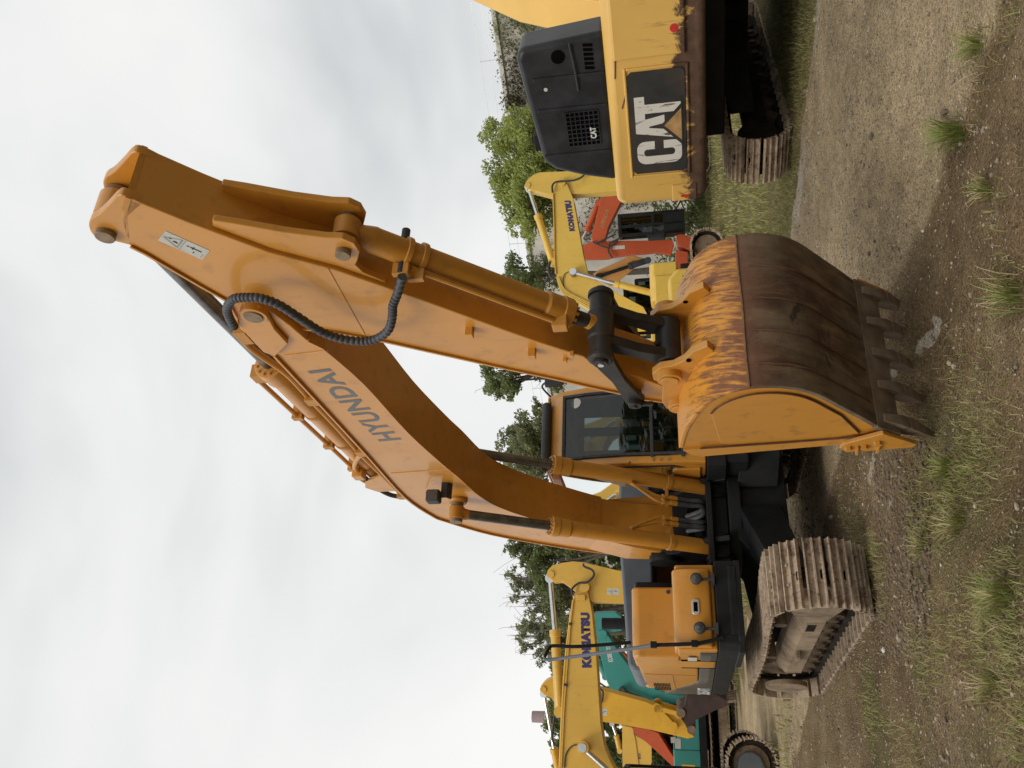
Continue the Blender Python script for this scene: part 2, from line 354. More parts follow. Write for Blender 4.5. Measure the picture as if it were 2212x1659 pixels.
M['yellow'] = paint('excavator_yellow', (0.70, 0.425, 0.070), 0.4, 0.22, (0.16, 0.11, 0.05))
M['yellow_b'] = paint('excavator_deep_yellow', (0.68, 0.37, 0.028), 0.42, 0.25, (0.14, 0.09, 0.04))
M['yellow_c'] = paint('excavator_lemon', (0.74, 0.49, 0.085), 0.4, 0.2, (0.16, 0.11, 0.05))
M['teal'] = paint('excavator_teal', (0.045, 0.28, 0.26), 0.42, 0.25, (0.06, 0.07, 0.06))
M['red_orange'] = paint('excavator_red_orange', (0.50, 0.085, 0.025), 0.45, 0.35, (0.13, 0.03, 0.015))
M['tan_orange'] = paint('excavator_tan', (0.50, 0.235, 0.055), 0.45, 0.35)
def cat_paint():        # faded yellow, rusted through along the lower edge
    n = NT('counterweight_faded_yellow'); s = n.sep()
    c0 = (0.70, 0.435, 0.11)
    base = n.mix(n.ramp(n.noise(1.1, 4), [(0.3, 0.0), (0.7, 1.0)]), mul(c0, 0.9), mul(c0, 1.05))
    h = n.math('SUBTRACT', 1.47, s[2])
    k = n.math('ADD', n.math('MULTIPLY', n.noise(2.6, 8, 0.72, dist=0.9), 1.0), n.math('MULTIPLY', h, 0.95))
    mask = n.ramp(k, [(0.60, 0.0), (0.68, 1.0)])
    st = n.ramp(n.noise(9, 7, 0.68, mapscale=(1, 1, 0.16)), [(0.55, 0.0), (0.66, 0.85)])
    low = n.ramp(s[2], [(0.0, 1.0), (1.0, 0.0)])
    rust = n.ramp(n.noise(9, 6, 0.65), [(0.3, (0.05, 0.026, 0.016)), (0.6, (0.105, 0.058, 0.034)), (0.8, (0.17, 0.09, 0.05))])
    c = n.mix(n.math('MULTIPLY', st, n.ramp(n.math('SUBTRACT', 1.95, s[2]), [(0.1, 0.0), (0.55, 1.0)])), base, (0.20, 0.10, 0.05))
    c = n.mix(mask, c, rust)
    n.bump(n.noise(12, 5), 0.12, 0.008); return n.fin(c, n.math('ADD', n.math('MULTIPLY', mask, 0.35), 0.45), 0.0)
M['cat_yellow'] = cat_paint()
M['cat_black'] = plain('panel_black', (0.02, 0.022, 0.021), 0.55, 0, 0.35, 4, 0.05, 0.4, (0.09, 0.05, 0.03))
M['cat_hood'] = plain('hood_black', (0.012, 0.0135, 0.017), 0.42, 0, 0.4, 3, 0.08, 0.4, (0.05, 0.054, 0.062), spec=0.4)
def worn_white():
    n = NT('worn_white_letters')
    k = n.ramp(n.noise(1.0, 6, 0.7, mapscale=(14, 14, 3), dist=1.0), [(0.60, 0.0), (0.64, 1.0)])
    return n.fin(n.mix(k, (0.62, 0.61, 0.56), (0.12, 0.08, 0.05)), 0.6)
M['worn_white'] = worn_white()
M['worn_tan'] = plain('worn_tan', (0.42, 0.25, 0.10), 0.6, 0, 0.3, 9, 0, 0.3, (0.15, 0.08, 0.04))

def concrete():
    n = NT('wall_concrete')
    a = n.ramp(n.noise(0.35, 8, 0.65), [(0.3, (0.40, 0.38, 0.33)), (0.55, (0.62, 0.60, 0.54)), (0.8, (0.72, 0.70, 0.64))])
    st = n.ramp(n.noise(1.0, 6, 0.65, mapscale=(0.9, 0.9, 0.12)), [(0.54, 0.0), (0.72, 0.7)])
    c = n.mix(st, a, (0.17, 0.155, 0.12)); n.bump(n.noise(2.5, 6), 0.2, 0.05); return n.fin(c, 0.92)
M['concrete'] = concrete()
def leafmat(name, dark, light, scale=0.8):
    n = NT(name)
    c = n.mix(n.ramp(n.noise(scale, 3), [(0.35, 0.0), (0.65, 1.0)]), dark, light)
    c = n.mix(n.ramp(n.noise(scale*9, 2), [(0.35, 0.0), (0.65, 0.6)]), c, mul(light, 1.25))
    n.set(n.p, 'Base Color', c); n.set(n.p, 'Roughness', 0.6)
    tl = n.t.nodes.new('ShaderNodeBsdfTranslucent'); n.t.links.new(c, tl.inputs['Color'])
    mixn = n.t.nodes.new('ShaderNodeMixShader'); mixn.inputs[0].default_value = 0.45
    n.t.links.new(n.p.outputs[0], mixn.inputs[1]); n.t.links.new(tl.outputs[0], mixn.inputs[2]); n.t.links.new(mixn.outputs[0], n.out.inputs[0]); return n.m
M['leaf_bright'] = leafmat('leaves_bright', (0.17, 0.21, 0.045), (0.38, 0.43, 0.13))
M['leaf_dark'] = leafmat('leaves_dark', (0.095, 0.12, 0.042), (0.21, 0.25, 0.095))
M['leaf_dry'] = leafmat('leaves_olive', (0.125, 0.142, 0.065), (0.28, 0.30, 0.15))
M['vine'] = leafmat('vine_leaves', (0.04, 0.04, 0.02), (0.12, 0.105, 0.055), 0.6)
M['bark'] = plain('bark', (0.10, 0.08, 0.06), 0.9, 0, 0.4, 9, 0.5)
M['twig'] = plain('twig', (0.16, 0.14, 0.12), 0.9, 0, 0.3, 9)

def grassmat():
    n = NT('grass_blades'); a = n.attr('tint')
    s = n.ramp(a.outputs['Fac'], [(0.0, (0.13, 0.18, 0.035)), (0.35, (0.25, 0.28, 0.07)), (0.62, (0.33, 0.30, 0.11)), (0.85, (0.44, 0.345, 0.185)), (1.0, (0.54, 0.43, 0.26))])
    n.set(n.p, 'Base Color', s); n.set(n.p, 'Roughness', 0.65)
    tl = n.t.nodes.new('ShaderNodeBsdfTranslucent'); n.t.links.new(s, tl.inputs['Color'])
    mixn = n.t.nodes.new('ShaderNodeMixShader'); mixn.inputs[0].default_value = 0.25
    n.t.links.new(n.p.outputs[0], mixn.inputs[1]); n.t.links.new(tl.outputs[0], mixn.inputs[2]); n.t.links.new(mixn.outputs[0], n.out.inputs[0]); return n.m
M['grass'] = grassmat()
def groundmat():
    n = NT('yard_ground'); road = n.attr('road').outputs['Fac']; pale = n.attr('pale').outputs['Fac']; green = n.attr('green').outputs['Fac']
    big = n.noise(0.7, 6, 0.62)
    dirt = n.ramp(big, [(0.28, (0.145, 0.094, 0.048)), (0.5, (0.295, 0.205, 0.112)), (0.72, (0.45, 0.335, 0.20))])
    rd = n.ramp(n.noise(1.1, 7, 0.6), [(0.3, (0.42, 0.315, 0.19)), (0.55, (0.60, 0.465, 0.285)), (0.8, (0.74, 0.59, 0.38))])
    rn = n.math('ADD', road, n.math('MULTIPLY', n.math('SUBTRACT', n.noise(1.6, 6, 0.65), 0.5), 0.9))
    c = n.mix(n.ramp(rn, [(0.4, 0.0), (0.62, 1.0)]), dirt, rd)
    red = n.ramp(n.noise(0.55, 5, 0.6), [(0.55, 0.0), (0.75, 0.5)])
    c = n.mix(red, c, (0.29, 0.185, 0.115))
    gn = n.ramp(n.math('ADD', green, n.math('MULTIPLY', n.math('SUBTRACT', n.noise(2.5, 6, 0.65), 0.5), 0.8)), [(0.4, 0.0), (0.75, 0.75)])
    c = n.mix(gn, c, (0.20, 0.175, 0.078))
    pn = n.ramp(n.math('ADD', pale, n.math('MULTIPLY', n.math('SUBTRACT', n.noise(3.5, 7, 0.68), 0.5), 1.1)), [(0.52, 0.0), (0.62, 1.0)])
    c = n.mix(pn, c, (0.60, 0.52, 0.41))
    gr = n.vor(52).outputs
    gcol = n.ramp(gr['Color'], [(0.0, 0.45), (0.5, 0.95), (1.0, 1.75)])
    c = n.mix(n.ramp(gr['Distance'], [(0.3, 0.9), (0.62, 0.0)]), c, n.mix(1.0, c, gcol, 'MULTIPLY'))
    g2 = n.vor(21).outputs; m2 = n.ramp(n.noise(3.0, 5, 0.6), [(0.45, 0.0), (0.62, 1.0)])
    c = n.mix(n.math('MULTIPLY', n.ramp(g2['Distance'], [(0.22, 0.85), (0.42, 0.0)]), m2), c, n.mix(1.0, c, n.ramp(g2['Color'], [(0.0, 0.5), (0.5, 1.0), (1.0, 1.6)]), 'MULTIPLY'))
    c = n.mix(1.0, c, n.ramp(n.noise(5.5, 7, 0.7), [(0.3, 0.68), (0.5, 1.0), (0.72, 1.25)]), 'MULTIPLY')
    damp = n.ramp(n.noise(0.45, 5, 0.6), [(0.50, 1.0), (0.66, 0.72)])
    c = n.mix(1.0, c, damp, 'MULTIPLY')
    fine = n.noise(95, 4, 0.7)
    c = n.mix(1.0, c, n.ramp(fine, [(0.3, 0.5), (0.5, 1.0), (0.75, 1.5)]), 'MULTIPLY')
    h = n.math('ADD', n.math('MULTIPLY', n.noise(26, 8, 0.72), 1.0), n.math('MULTIPLY', n.ramp(gr['Distance'], [(0.0, 1.0), (0.6, 0.0)]), 0.4))
    n.bump(h, 1.0, 0.08); n.set(n.p, 'Specular IOR Level', 0.15); return n.fin(c, 0.95)
M['ground'] = groundmat()
def stonemat():
    n = NT('gravel_stone')
    o = n.attr('tint').outputs['Fac']
    c = n.ramp(o, [(0.0, (0.11, 0.088, 0.066)), (0.4, (0.26, 0.21, 0.152)), (0.75, (0.40, 0.335, 0.255)), (1.0, (0.56, 0.51, 0.43))])
    n.bump(n.noise(60, 4), 0.4, 0.004); return n.fin(c, 0.9)
M['stone'] = stonemat()
M['clod'] = plain('earth_clod', (0.13, 0.095, 0.062), 0.95, 0, 0.4, 20, 0.4)
M['white_litter'] = plain('white_litter', (0.6, 0.58, 0.52), 0.7)
M['chimney_red'] = plain('chimney_mauve', (0.33, 0.255, 0.27), 0.9, 0, 0.15, 0.3)
M['chimney_white'] = plain('chimney_white', (0.56, 0.56, 0.52), 0.9, 0, 0.15, 0.3)
M['pale_wall'] = plain('pale_render', (0.45, 0.45, 0.43), 0.9, 0, 0.2, 0.6)
M['roof_sheet'] = plain('roof_sheet', (0.25, 0.26, 0.27), 0.6, 0, 0.2, 1)
# ------------------------------------------------------------------ ground
def sstep(t): t = min(1.0, max(0.0, t)); return t*t*(3-2*t)
def roadq(x, y): return 0.79*x + 0.61*y
RUT = [(-0.35, 0.10), (0.35, 0.06), (1.0, 0.09)]
def gz(x, y):
    z = -0.27*sstep((x+1.35)/0.9)*sstep((7.6-y)/1.6) - 0.06*sstep((5.6-y)/2.0)
    near = sstep((26-abs(y-6))/14)
    z += near*0.035*mnoise.noise(Vector((x*0.9, y*0.9, 0.3))) + near*0.018*mnoise.noise(Vector((x*3.1, y*3.1, 2.0)))
    q = roadq(x, y)
    if y < 17:
        rough = 1.0 - 0.75*sstep((q-4.7)/0.4)*(1-sstep((q-8.0)/0.3))
        z += rough*near*(0.028*mnoise.noise(Vector((x*7, y*7, 5.0))) + 0.014*mnoise.noise(Vector((x*17, y*17, 9.0))))
        d = roadq(x, y)-4.55                      # wheel rut beside the road edge
        if x < 3.0: z -= 0.07*math.exp(-(d/0.22)**2)*sstep((6.6-y)/1.5)
        z -= 0.05*math.exp(-((q-3.4+0.25*math.sin(x*1.7))/0.16)**2)*sstep((7-y)/2)
    if 5.2 < y < 13 and -5 < x < 1.0:             # kept level under the near tracks
        k = sstep((x+5)/0.6)*(1-sstep((x-0.2)/0.6))*sstep((y-6.0)/0.6)*(1-sstep((y-12)/0.8)); z = z*(1-k) - .045*k
    return z
def gpix(px, py):                                  # where a pixel meets the ground
    P = ground_at(px, py)
    for _ in range(6): P = ground_at(px, py, gz(P[0], P[1]))
    return P
PALE = [(gpix(a, b), r) for a, b, r in ((1768, 15, .30), (1764, 60, .22), (1735, 355, .28), (1729, 395, .30), (1724, 430, .30), (1716, 478, .28), (1955, 735, .11), (1930, 800, .10), (1885, 1000, .12), (1880, 1030, .10), (1925, 1085, .1), (1962, 700, .07), (1905, 865, .09))]
GREEN = [(gpix(a, b), r, k) for a, b, r, k in (
    (2115, 110, .22, .5), (2085, 290, .16, .8), (2170, 430, .16, .6), (2205, 620, .16, .6), (2050, 1000, .5, 1.1), (2075, 1130, .5, 1.0), (2000, 1090, .45, .9),
    (2150, 1260, .45, .9), (2180, 1400, .35, .7), (1990, 1230, .5, .8), (1985, 1450, .5, .7), (2060, 1480, .4, .4), (1880, 1520, .6, .9), (1900, 1620, .7, .9), (2120, 1600, .5, .7), (2000, 1620, .6, .6), (2195, 40, .2, .6), (2195, 900, .2, .3), (2100, 1380, .4, .5))]
def green_at(x, y):
    q = roadq(x, y); g = 0.0
    if q > 8.0: g = max(g, sstep((q-8.05)/0.25)*(0.95 if y < 26 else 0.8))
    for P, r, k in GREEN:
        d2 = (x-P[0])**2+(y-P[1])**2
        if d2 < 9*r*r: g = max(g, k*math.exp(-d2/(r*r)))
    if q < 4.6 and x < 0.3: g = max(g, 0.42*sstep((.3-x)/.9))
    if y > 15 and q < 4.4: g = max(g, 0.75*sstep((y-15)/3))
    return min(1, g)
def road_at(x, y):
    q = roadq(x, y); e_ = 1.3*sstep((y-9.5)/3)*(1-sstep((y-24)/4)); return sstep((q-4.35+e_)/0.6)*(1-sstep((q-7.9)/0.25))
def pale_at(x, y):
    p = 0.0
    for P, r in PALE:
        dx, dy = x-P[0], y-P[1]; a = (-.61*dx+.79*dy); b = .79*dx+.61*dy
        d2 = (a/1.5)**2+(b/0.55)**2
        if d2 < 6*r*r: p = max(p, math.exp(-d2/(r*r)))
    return 1.15*p
def axis_vals(lo, hi, step, far0, far1):
    v = list(np.arange(lo, hi, step)); a = []; s = step; x = lo
    while x > far0: s *= 1.17; x -= s; a.append(x)
    b = []; s = step; x = v[-1]
    while x < far1: s *= 1.17; x += s; b.append(x)
    return a[::-1]+v+b
gx = axis_vals(-6.0, 5.2, 0.07, -700, 700); gy = axis_vals(2.2, 12.0, 0.07, -300, 1200)
V = [(x, y, gz(x, y) if abs(x) < 60 and -10 < y < 80 else 0.0) for y in gy for x in gx]
nx = len(gx); Fq = [(j*nx+i, j*nx+i+1, (j+1)*nx+i+1, (j+1)*nx+i) for j in range(len(gy)-1) for i in range(nx-1)]
me = bpy.data.meshes.new('ground'); me.from_pydata(V, [], Fq); me.materials.append(M['ground'])
me.polygons.foreach_set('use_smooth', [True]*len(me.polygons))
for nm, fn in (('road', road_at), ('pale', pale_at), ('green', green_at)):
    a = me.attributes.new(nm, 'FLOAT', 'POINT'); a.data.foreach_set('value', [fn(x, y) for x, y, z in V])
tag(link('ground', me), kind='structure', label='brown gravel yard ground with a packed track')

def scatter_mesh(name, verts, faces, tints, mat, smooth=False):
    me = bpy.data.meshes.new(name); me.from_pydata(verts, [], faces); me.materials.append(mat)
    a = me.attributes.new('tint', 'FLOAT', 'POINT'); a.data.foreach_set('value', tints)
    if smooth: me.polygons.foreach_set('use_smooth', [True]*len(me.polygons))
    return me
def blade(V, F_, T, x, y, z, h, lean, az, wd, tint, curl=0.6):
    ca, sa = math.cos(az), math.sin(az); px, py = -sa*wd, ca*wd; o = len(V)
    for k, wk in ((0.0, 1.0), (0.4, 0.85), (0.75, 0.55)):
        r = lean*(k**1.7); zz = h*(k-curl*0.35*k*k)
        V.append((x+ca*r-px*wk, y+sa*r-py*wk, z+zz)); V.append((x+ca*r+px*wk, y+sa*r+py*wk, z+zz))
    V.append((x+ca*lean, y+sa*lean, z+h*(1-curl*0.42)))
    F_ += [(o, o+1, o+3, o+2), (o+2, o+3, o+5, o+4), (o+4, o+5, o+6)]; T += [tint*0.9+0.02]*2+[tint]*2+[min(1, tint+0.06)]*2+[min(1, tint+0.15)]
g = random.Random(3)
GV, GF, GT = [], [], []
def try_grass(x, y, hmax, n=1, dry=0.35):
    for _ in range(n):
        xx, yy = x+g.gauss(0, .05), y+g.gauss(0, .05)
        h = hmax*g.uniform(.35, 1.0); t = g.random()
        t = 0.12+0.38*t if g.random() > dry else 0.5+0.42*t
        blade(GV, GF, GT, xx, yy, gz(xx, yy)-0.004, h, h*g.uniform(.4, 1.5), g.uniform(0, 6.283), g.uniform(.0013, .0028), t)
def edge_noise(x, y, s=1.3): return mnoise.noise(Vector((x*s, y*s, 7.7)))
cnt = 0                                             # foreground weeds
for _ in range(200000):
    y = 2.7+6.0*g.random()**1.6; x = g.uniform(-0.62, 0.42)*y+g.uniform(-.3, .3)
    d = green_at(x, y)*max(0, 0.30+2.1*edge_noise(x, y, 1.5)+.6*edge_noise(x, y, 6))
    if roadq(x, y) > 4.5 and roadq(x, y) < 8.0: d *= 0.25
    if roadq(x, y) > 8: continue
    if g.random() < d*0.6: try_grass(x, y, 0.085, 1+int(g.random()*2.2), 0.5); cnt += 1
for _ in range(60000):                              # verge beyond the track
    q = 8.05+5.5*g.random()**1.4; s = g.uniform(-9, 14)
    x = .79*q-.61*s; y = .61*q+.79*s+0
    if y < 5 or abs(x) > 0.62*y: continue
    if g.random() < 0.6*(0.75+0.8*edge_noise(x, y, .9)): try_grass(x, y, 0.10 if q > 8.5 else 0.07, 3, 0.33)
for _ in range(26000):                              # farther ground behind the machines
    y = g.uniform(13, 34); x = g.uniform(-0.52, 0.42)*y
    if 4.4 < roadq(x, y) < 8: continue
    if g.random() < green_at(x, y)*0.8:
        h = g.uniform(.06, .2)
        blade(GV, GF, GT, x, y, gz(x, y), h, h*g.uniform(.3, 1), g.uniform(0, 6.283), g.uniform(.006, .014), g.uniform(.15, .75))
tag(link('grass', scatter_mesh('grass', GV, GF, GT, M['grass'])), label='short dry and green grass growing over the yard', cat='grass', kind='stuff')

TUFTS = [((2085, 285), .30, 70, 'tall green grass clump at the near edge of the gravel track', .12), ((2135, 410), .16, 36, 'small weed clump among stones beyond the tall grass clump', .45),
         ((2195, 640), .24, 55, 'spreading grass clump cut by the picture edge below the bucket', .25), ((2120, 95), .2, 45, 'grass clump near the corner beside the gravel track', .3),
         ((2060, 1010), .21, 80, 'dense dark green grass clump under the bucket side cutter', .1), ((2070, 1130), .18, 60, 'mixed dry and green grass clump in front of the crawler track', .45),
         ((2175, 1290), .22, 70, 'yellow flowering weed clump at the lower picture edge', .42), ((1995, 1180), .14, 45, 'low weed clump nearest the crawler track shoes', .35), ((2150, 1480), .18, 45, 'dry olive weed clump at the lower left of the yard', .55)]
for (px, py), h, n, lab, dry in TUFTS:
    P = gpix(px, py); V_, F_, T_ = [], [], []
    for _ in range(n*2):
        r = abs(g.gauss(0, .05)); a = g.uniform(0, 6.283); x, y = r*math.cos(a), r*math.sin(a); hh = h*g.uniform(.4, 1.05); az = a+g.gauss(0, .7)
        t = 0.05+0.35*g.random() if g.random() > dry else 0.55+0.45*g.random()
        blade(V_, F_, T_, x, y, gz(P[0]+x, P[1]+y)-gz(P[0], P[1])-.004, hh, hh*g.uniform(.2, 1.0), az, g.uniform(.0022, .0046), t)
    o = link('grass_clump', scatter_mesh('grass_clump', V_, F_, T_, M['grass'])); o.location = (P[0], P[1], gz(P[0], P[1]))
    tag(o, lab, 'grass clump', 'grass clumps in the foreground')

# gravel: small stones, half sunk
SV, SF, ST = [], [], []
ICO = bmesh.new(); bmesh.ops.create_icosphere(ICO, subdivisions=1, radius=1.0); iv = [tuple(v.co) for v in ICO.verts]; ICO.verts.ensure_lookup_table(); iff = [[v.index for v in f.verts] for f in ICO.faces]; ICO.free()
ov = [(1, 0, 0), (-1, 0, 0), (0, 1, 0), (0, -1, 0), (0, 0, 1), (.3, .3, -.8)]; off = [(0, 2, 4), (2, 1, 4), (1, 3, 4), (3, 0, 4), (2, 0, 5), (1, 2, 5), (3, 1, 5), (0, 3, 5)]
def stone(V_, F_, T_, x, y, z, r, t):
    o = len(V_); a = g.uniform(0, 6.283); ca, sa = math.cos(a), math.sin(a); sx, sy, sz = r*g.uniform(.7, 1.35), r*g.uniform(.6, 1.0), r*g.uniform(.45, .8)
    vv, ff = (ov, off) if r < .011 else (iv, iff)
    for v in vv:
        k = g.uniform(.78, 1.16); p, q_, s_ = v[0]*sx*k, v[1]*sy*k, v[2]*sz*k
        V_.append((x+ca*p-sa*q_, y+sa*p+ca*q_, z+s_)); T_.append(t)
    F_ += [[i+o for i in f] for f in ff]
for _ in range(120000):
    y = 2.5+11*g.random()**1.7; x = g.uniform(-0.56, 0.5)*y
    q = roadq(x, y)
    if q > 8.2: continue
    dens = .6 if 4.5 < q < 8 else .34
    dens *= 0.5+1.3*max(0, edge_noise(x, y, 1.1)+0.3)
    if g.random() > dens: continue
    r = min(0.038, 0.0028+0.0052*y/4*g.random()**2.2+0.0028*(g.paretovariate(3.0)-1))
    stone(SV, SF, ST, x, y, gz(x, y)+r*0.12, r, min(1, max(0, g.gauss(.40, .2))))
tag(link('gravel', scatter_mesh('gravel', SV, SF, ST, M['stone'])), label='loose pale gravel and small stones on the yard', cat='gravel', kind='stuff')
CV, CFc, CT = [], [], []                             # broken earth beside the crawler track
for _ in range(1500):
    px, py = g.uniform(1890, 2010), g.uniform(960, 1420)
    P = gpix(px, py); r = 0.008+0.022*g.random()**2
    stone(CV, CFc, CT, P[0], P[1], gz(P[0], P[1])+r*.1, r, g.uniform(0, .35))
tag(link('broken_earth', scatter_mesh('broken_earth', CV, CFc, CT, M['clod'])), label='broken brown earth clods beside the crawler track', cat='earth', kind='stuff')
for (px, py), sz, lab in (((1912, 1405), .05, 'crumpled white scrap lying beside the left crawler track'), ((1985, 795), .055, 'pale rock lying on the dirt below the bucket teeth'), ((2118, 712), .035, 'pale pebble on bare dirt beside the spreading grass clump'), ((2105, 60), .05, 'pale stone by the grass clump at the picture corner')):
    P = gpix(px, py); V_, F_, T_ = [], [], []
    stone(V_, F_, T_, 0, 0, sz*.2, sz*.5, .72)
    o = link('paper_scrap' if 'scrap' in lab else 'stone', scatter_mesh('stone', V_, F_, T_, M['white_litter'] if 'scrap' in lab else M['stone'])); o.location = (P[0], P[1], gz(P[0], P[1])); tag(o, lab, 'litter' if 'scrap' in lab else 'stone')
# ------------------------------------------------------------------ crawler undercarriage used by every machine
def shoe_mesh(w=0.60, pitch=0.19, mat=None):
    b = MB(); h = pitch/2
    b.prism([(-h+.030, .0), (-h+.022, -.024), (-h+.014, -.024), (-h+.014, .012), (-h+.016, .046), (-h+.027, .046), (-h+.038, .012), (-.018, .012), (-.008, .044), (.004, .044), (.014, .012), (h-.046, .012), (h-.034, .044), (h-.023, .044), (h-.016, .012), (h-.016, 0)], -w/2, w/2)
    for y in (-.085, .085):
        for x in (-.045, .048): b.cyl((x, y, .012), (x, y, .027), .013, n=6)
    for y in (-.018, ):
        b.cyl((.048, y-.028, .0146), (.048, y-.028, .0150), .014, n=8, mi=1); b.cyl((.048, y+.028, .0146), (.048, y+.028, .0150), .014, n=8, mi=1); b.box(.034, .062, y-.028, y+.028, .0144, .0150, 1)  # black pads laid on the shoe for the shade in its mud holes
    return b.mesh('shoe', [mat or M['track'], M['void']], 30)
def undercarriage(root, xo=0.0, yo=0.0, gauge=2.58, L_=3.83, shoe_w=0.60, zc=0.475, rad=0.415, yaw=0.0, nsh=54, frame='track_dust', shoe_mat=None, sprocket='track_dust', sides=(-1, 1), detail=True, chain_mat='track_dark'):
    sm = shoe_mesh(shoe_w, (2*L_+2*math.pi*rad)/nsh*1.0, shoe_mat or M['track'])
    Ry = Matrix.Rotation(yaw, 4, 'Z') @ Matrix.Translation((xo, yo, 0))
    def fix(o): o.matrix_local = Ry; return o
    cb = MB()
    cb.prismx([(-1.0, .55), (-.45, .95), (.45, .95), (1.0, .55), (.9, .42), (-.9, .42)], -.55, .55)
    for sx in (-1, 1):
        for sy in (-1, 1):
            cb.add([(sx*.2, sy*.35, .5), (sx*.6, sy*.1, .5), (sx*1.35, sy*(gauge/2-.22), .38), (sx*.95, sy*(gauge/2-.22), .38), (sx*.2, sy*.35, .93), (sx*.6, sy*.1, .93), (sx*1.35, sy*(gauge/2-.22), .68), (sx*.95, sy*(gauge/2-.22), .68)], [(0,1,2,3), (4,7,6,5), (0,4,5,1), (1,5,6,2), (2,6,7,3), (3,7,4,0)])
    cb.cyl((0, 0, .9), (0, 0, 1.03), .66, n=36)
    fix(cb.build('carbody', M['black_frame'], root, .01))
    h = L_/2
    for s in sides:
        yc = s*gauge/2
        ch = MB(); pts = []
        N = 96; per = 2*L_+2*math.pi*rad
        def path(t):                       # t in metres along the belt; returns x, z, angle of outward normal
            t %= per
            if t < L_: return (h-t, zc-rad, -math.pi/2)
            t -= L_
            if t < math.pi*rad: a = -math.pi/2-t/rad; return (-h+rad*math.cos(a), zc+rad*math.sin(a), a)
            t -= math.pi*rad
            if t < L_: sg = -.035*math.sin(math.pi*t/L_)**2; return (-h+t, zc+rad+sg, math.pi/2)
            t -= L_; a = math.pi/2-t/rad; return (h+rad*math.cos(a), zc+rad*math.sin(a), a)
        inner = [path(per*i/N) for i in range(N)]
        for w0, w1 in ((-.10, -.06), (.06, .10)):
            V = []
            for x, z, a in inner:
                nx_, nz_ = math.cos(a), math.sin(a)
                for q in (0.0, -.075): V += [(x+nx_*q, yc+w0, z+nz_*q), (x+nx_*q, yc+w1, z+nz_*q)]
            ch.add(V, [f for i in range(N) for f in [(4*i, 4*((i+1) % N), 4*((i+1) % N)+1, 4*i+1), (4*i+2, 4*i+3, 4*((i+1) % N)+3, 4*((i+1) % N)+2), (4*i, 4*i+2, 4*((i+1) % N)+2, 4*((i+1) % N)), (4*i+1, 4*((i+1) % N)+1, 4*((i+1) % N)+3, 4*i+3)]])
        trk = fix(ch.build('track', M[chain_mat], root))
        for i in range(nsh):
            x, z, a = path(per*(i+.5)/nsh)
            o = bpy.data.objects.new('shoe', sm); col.objects.link(o); o.parent = trk
            nx_, nz_ = math.cos(a), math.sin(a); jit = rng.uniform(-.006, .006)
            o.matrix_local = Matrix(((nz_, 0, nx_, x), (0, 1, 0, yc), (-nx_, 0, nz_, z), (0, 0, 0, 1))) @ Matrix.Rotation(jit, 4, 'Y')
        fr = MB()                            # track frame: outer face stands vertical, its top sheds mud
        y1 = yc+s*.15; y0 = yc-s*.18
        fr.prismx([(y0, zc-.15), (y1, zc-.15), (y1, zc+.03), (yc+s*.04, zc+.13), (yc-s*.10, zc+.14), (y0, zc+.08)], -h+.30, h-.42)
        fo = fix(fr.build('track_frame', M[frame], root, .012))
        if detail:
            gd = MB(); gd.prism([(x, z_-.42+zc) for x, z_ in [(h-.42, .27), (h-.05, .18), (h+.14, .25), (h+.22, .38), (h+.21, .52), (h+.11, .64), (h-.06, .69), (h-.34, .58), (h-.50, .50), (h-.50, .32)]], y1-s*.10, y1+s*.05)
            gd.build('idler_guard', M[frame], fo, .05, seg=4)
            for k in range(8):
                x = -h+.52+k*(L_-1.05)/7; r_ = MB(); r_.lathe((x, yc-.17, .20), (x, yc+.17, .20), [(0, .05), (.03, .06), (.04, .105), (.07, .105), (.08, .085), (.26, .085), (.27, .105), (.30, .105), (.31, .06), (.34, .05)], 14); r_.build('roller', M['track_brown'], fo)
            for x in (-.6, .75):
                r_ = MB(); r_.cyl((x, yc-.13, zc+rad-.15), (x, yc+.13, zc+rad-.15), .065, n=14); r_.build('carrier_roller', M[frame], fo)
            st = MB(); st.box(-.55, -.15, min(y1-s*.01, y1+s*.08), max(y1-s*.01, y1+s*.08), zc-.02, zc+.02); st.build('step', M[frame], fo, .006)
            ho = MB(); ho.box(h-.95, h-.72, min(y1-s*.01, y1+s*.004), max(y1-s*.01, y1+s*.004), zc-.07, zc+.01); ho.build('recess_shade', M['track_dark'], fo)  # dark raised plate, its colour stands in for the shade of a recess
        idl = MB(); idl.lathe((h, yc-.09, zc), (h, yc+.09, zc), [(0, .10), (.0, .31), (.05, .335), (.06, .29), (.12, .29), (.13, .335), (.18, .31), (.18, .10)], 28); fix(idl.build('idler', M[sprocket], root))
        sp = MB(); V = []; nt_ = 22
        for k in range(nt_*2):
            rr = .345 if k % 2 else .30; t = math.pi*k/nt_; V.append((-h+rr*math.cos(t), zc+rr*math.sin(t)))
        sp.prism(V, yc-.035, yc+.035); sp.cyl((-h, yc-.2, zc), (-h, yc+.26*s, zc), .24, n=24); fix(sp.build('sprocket', M[sprocket], root, .008))

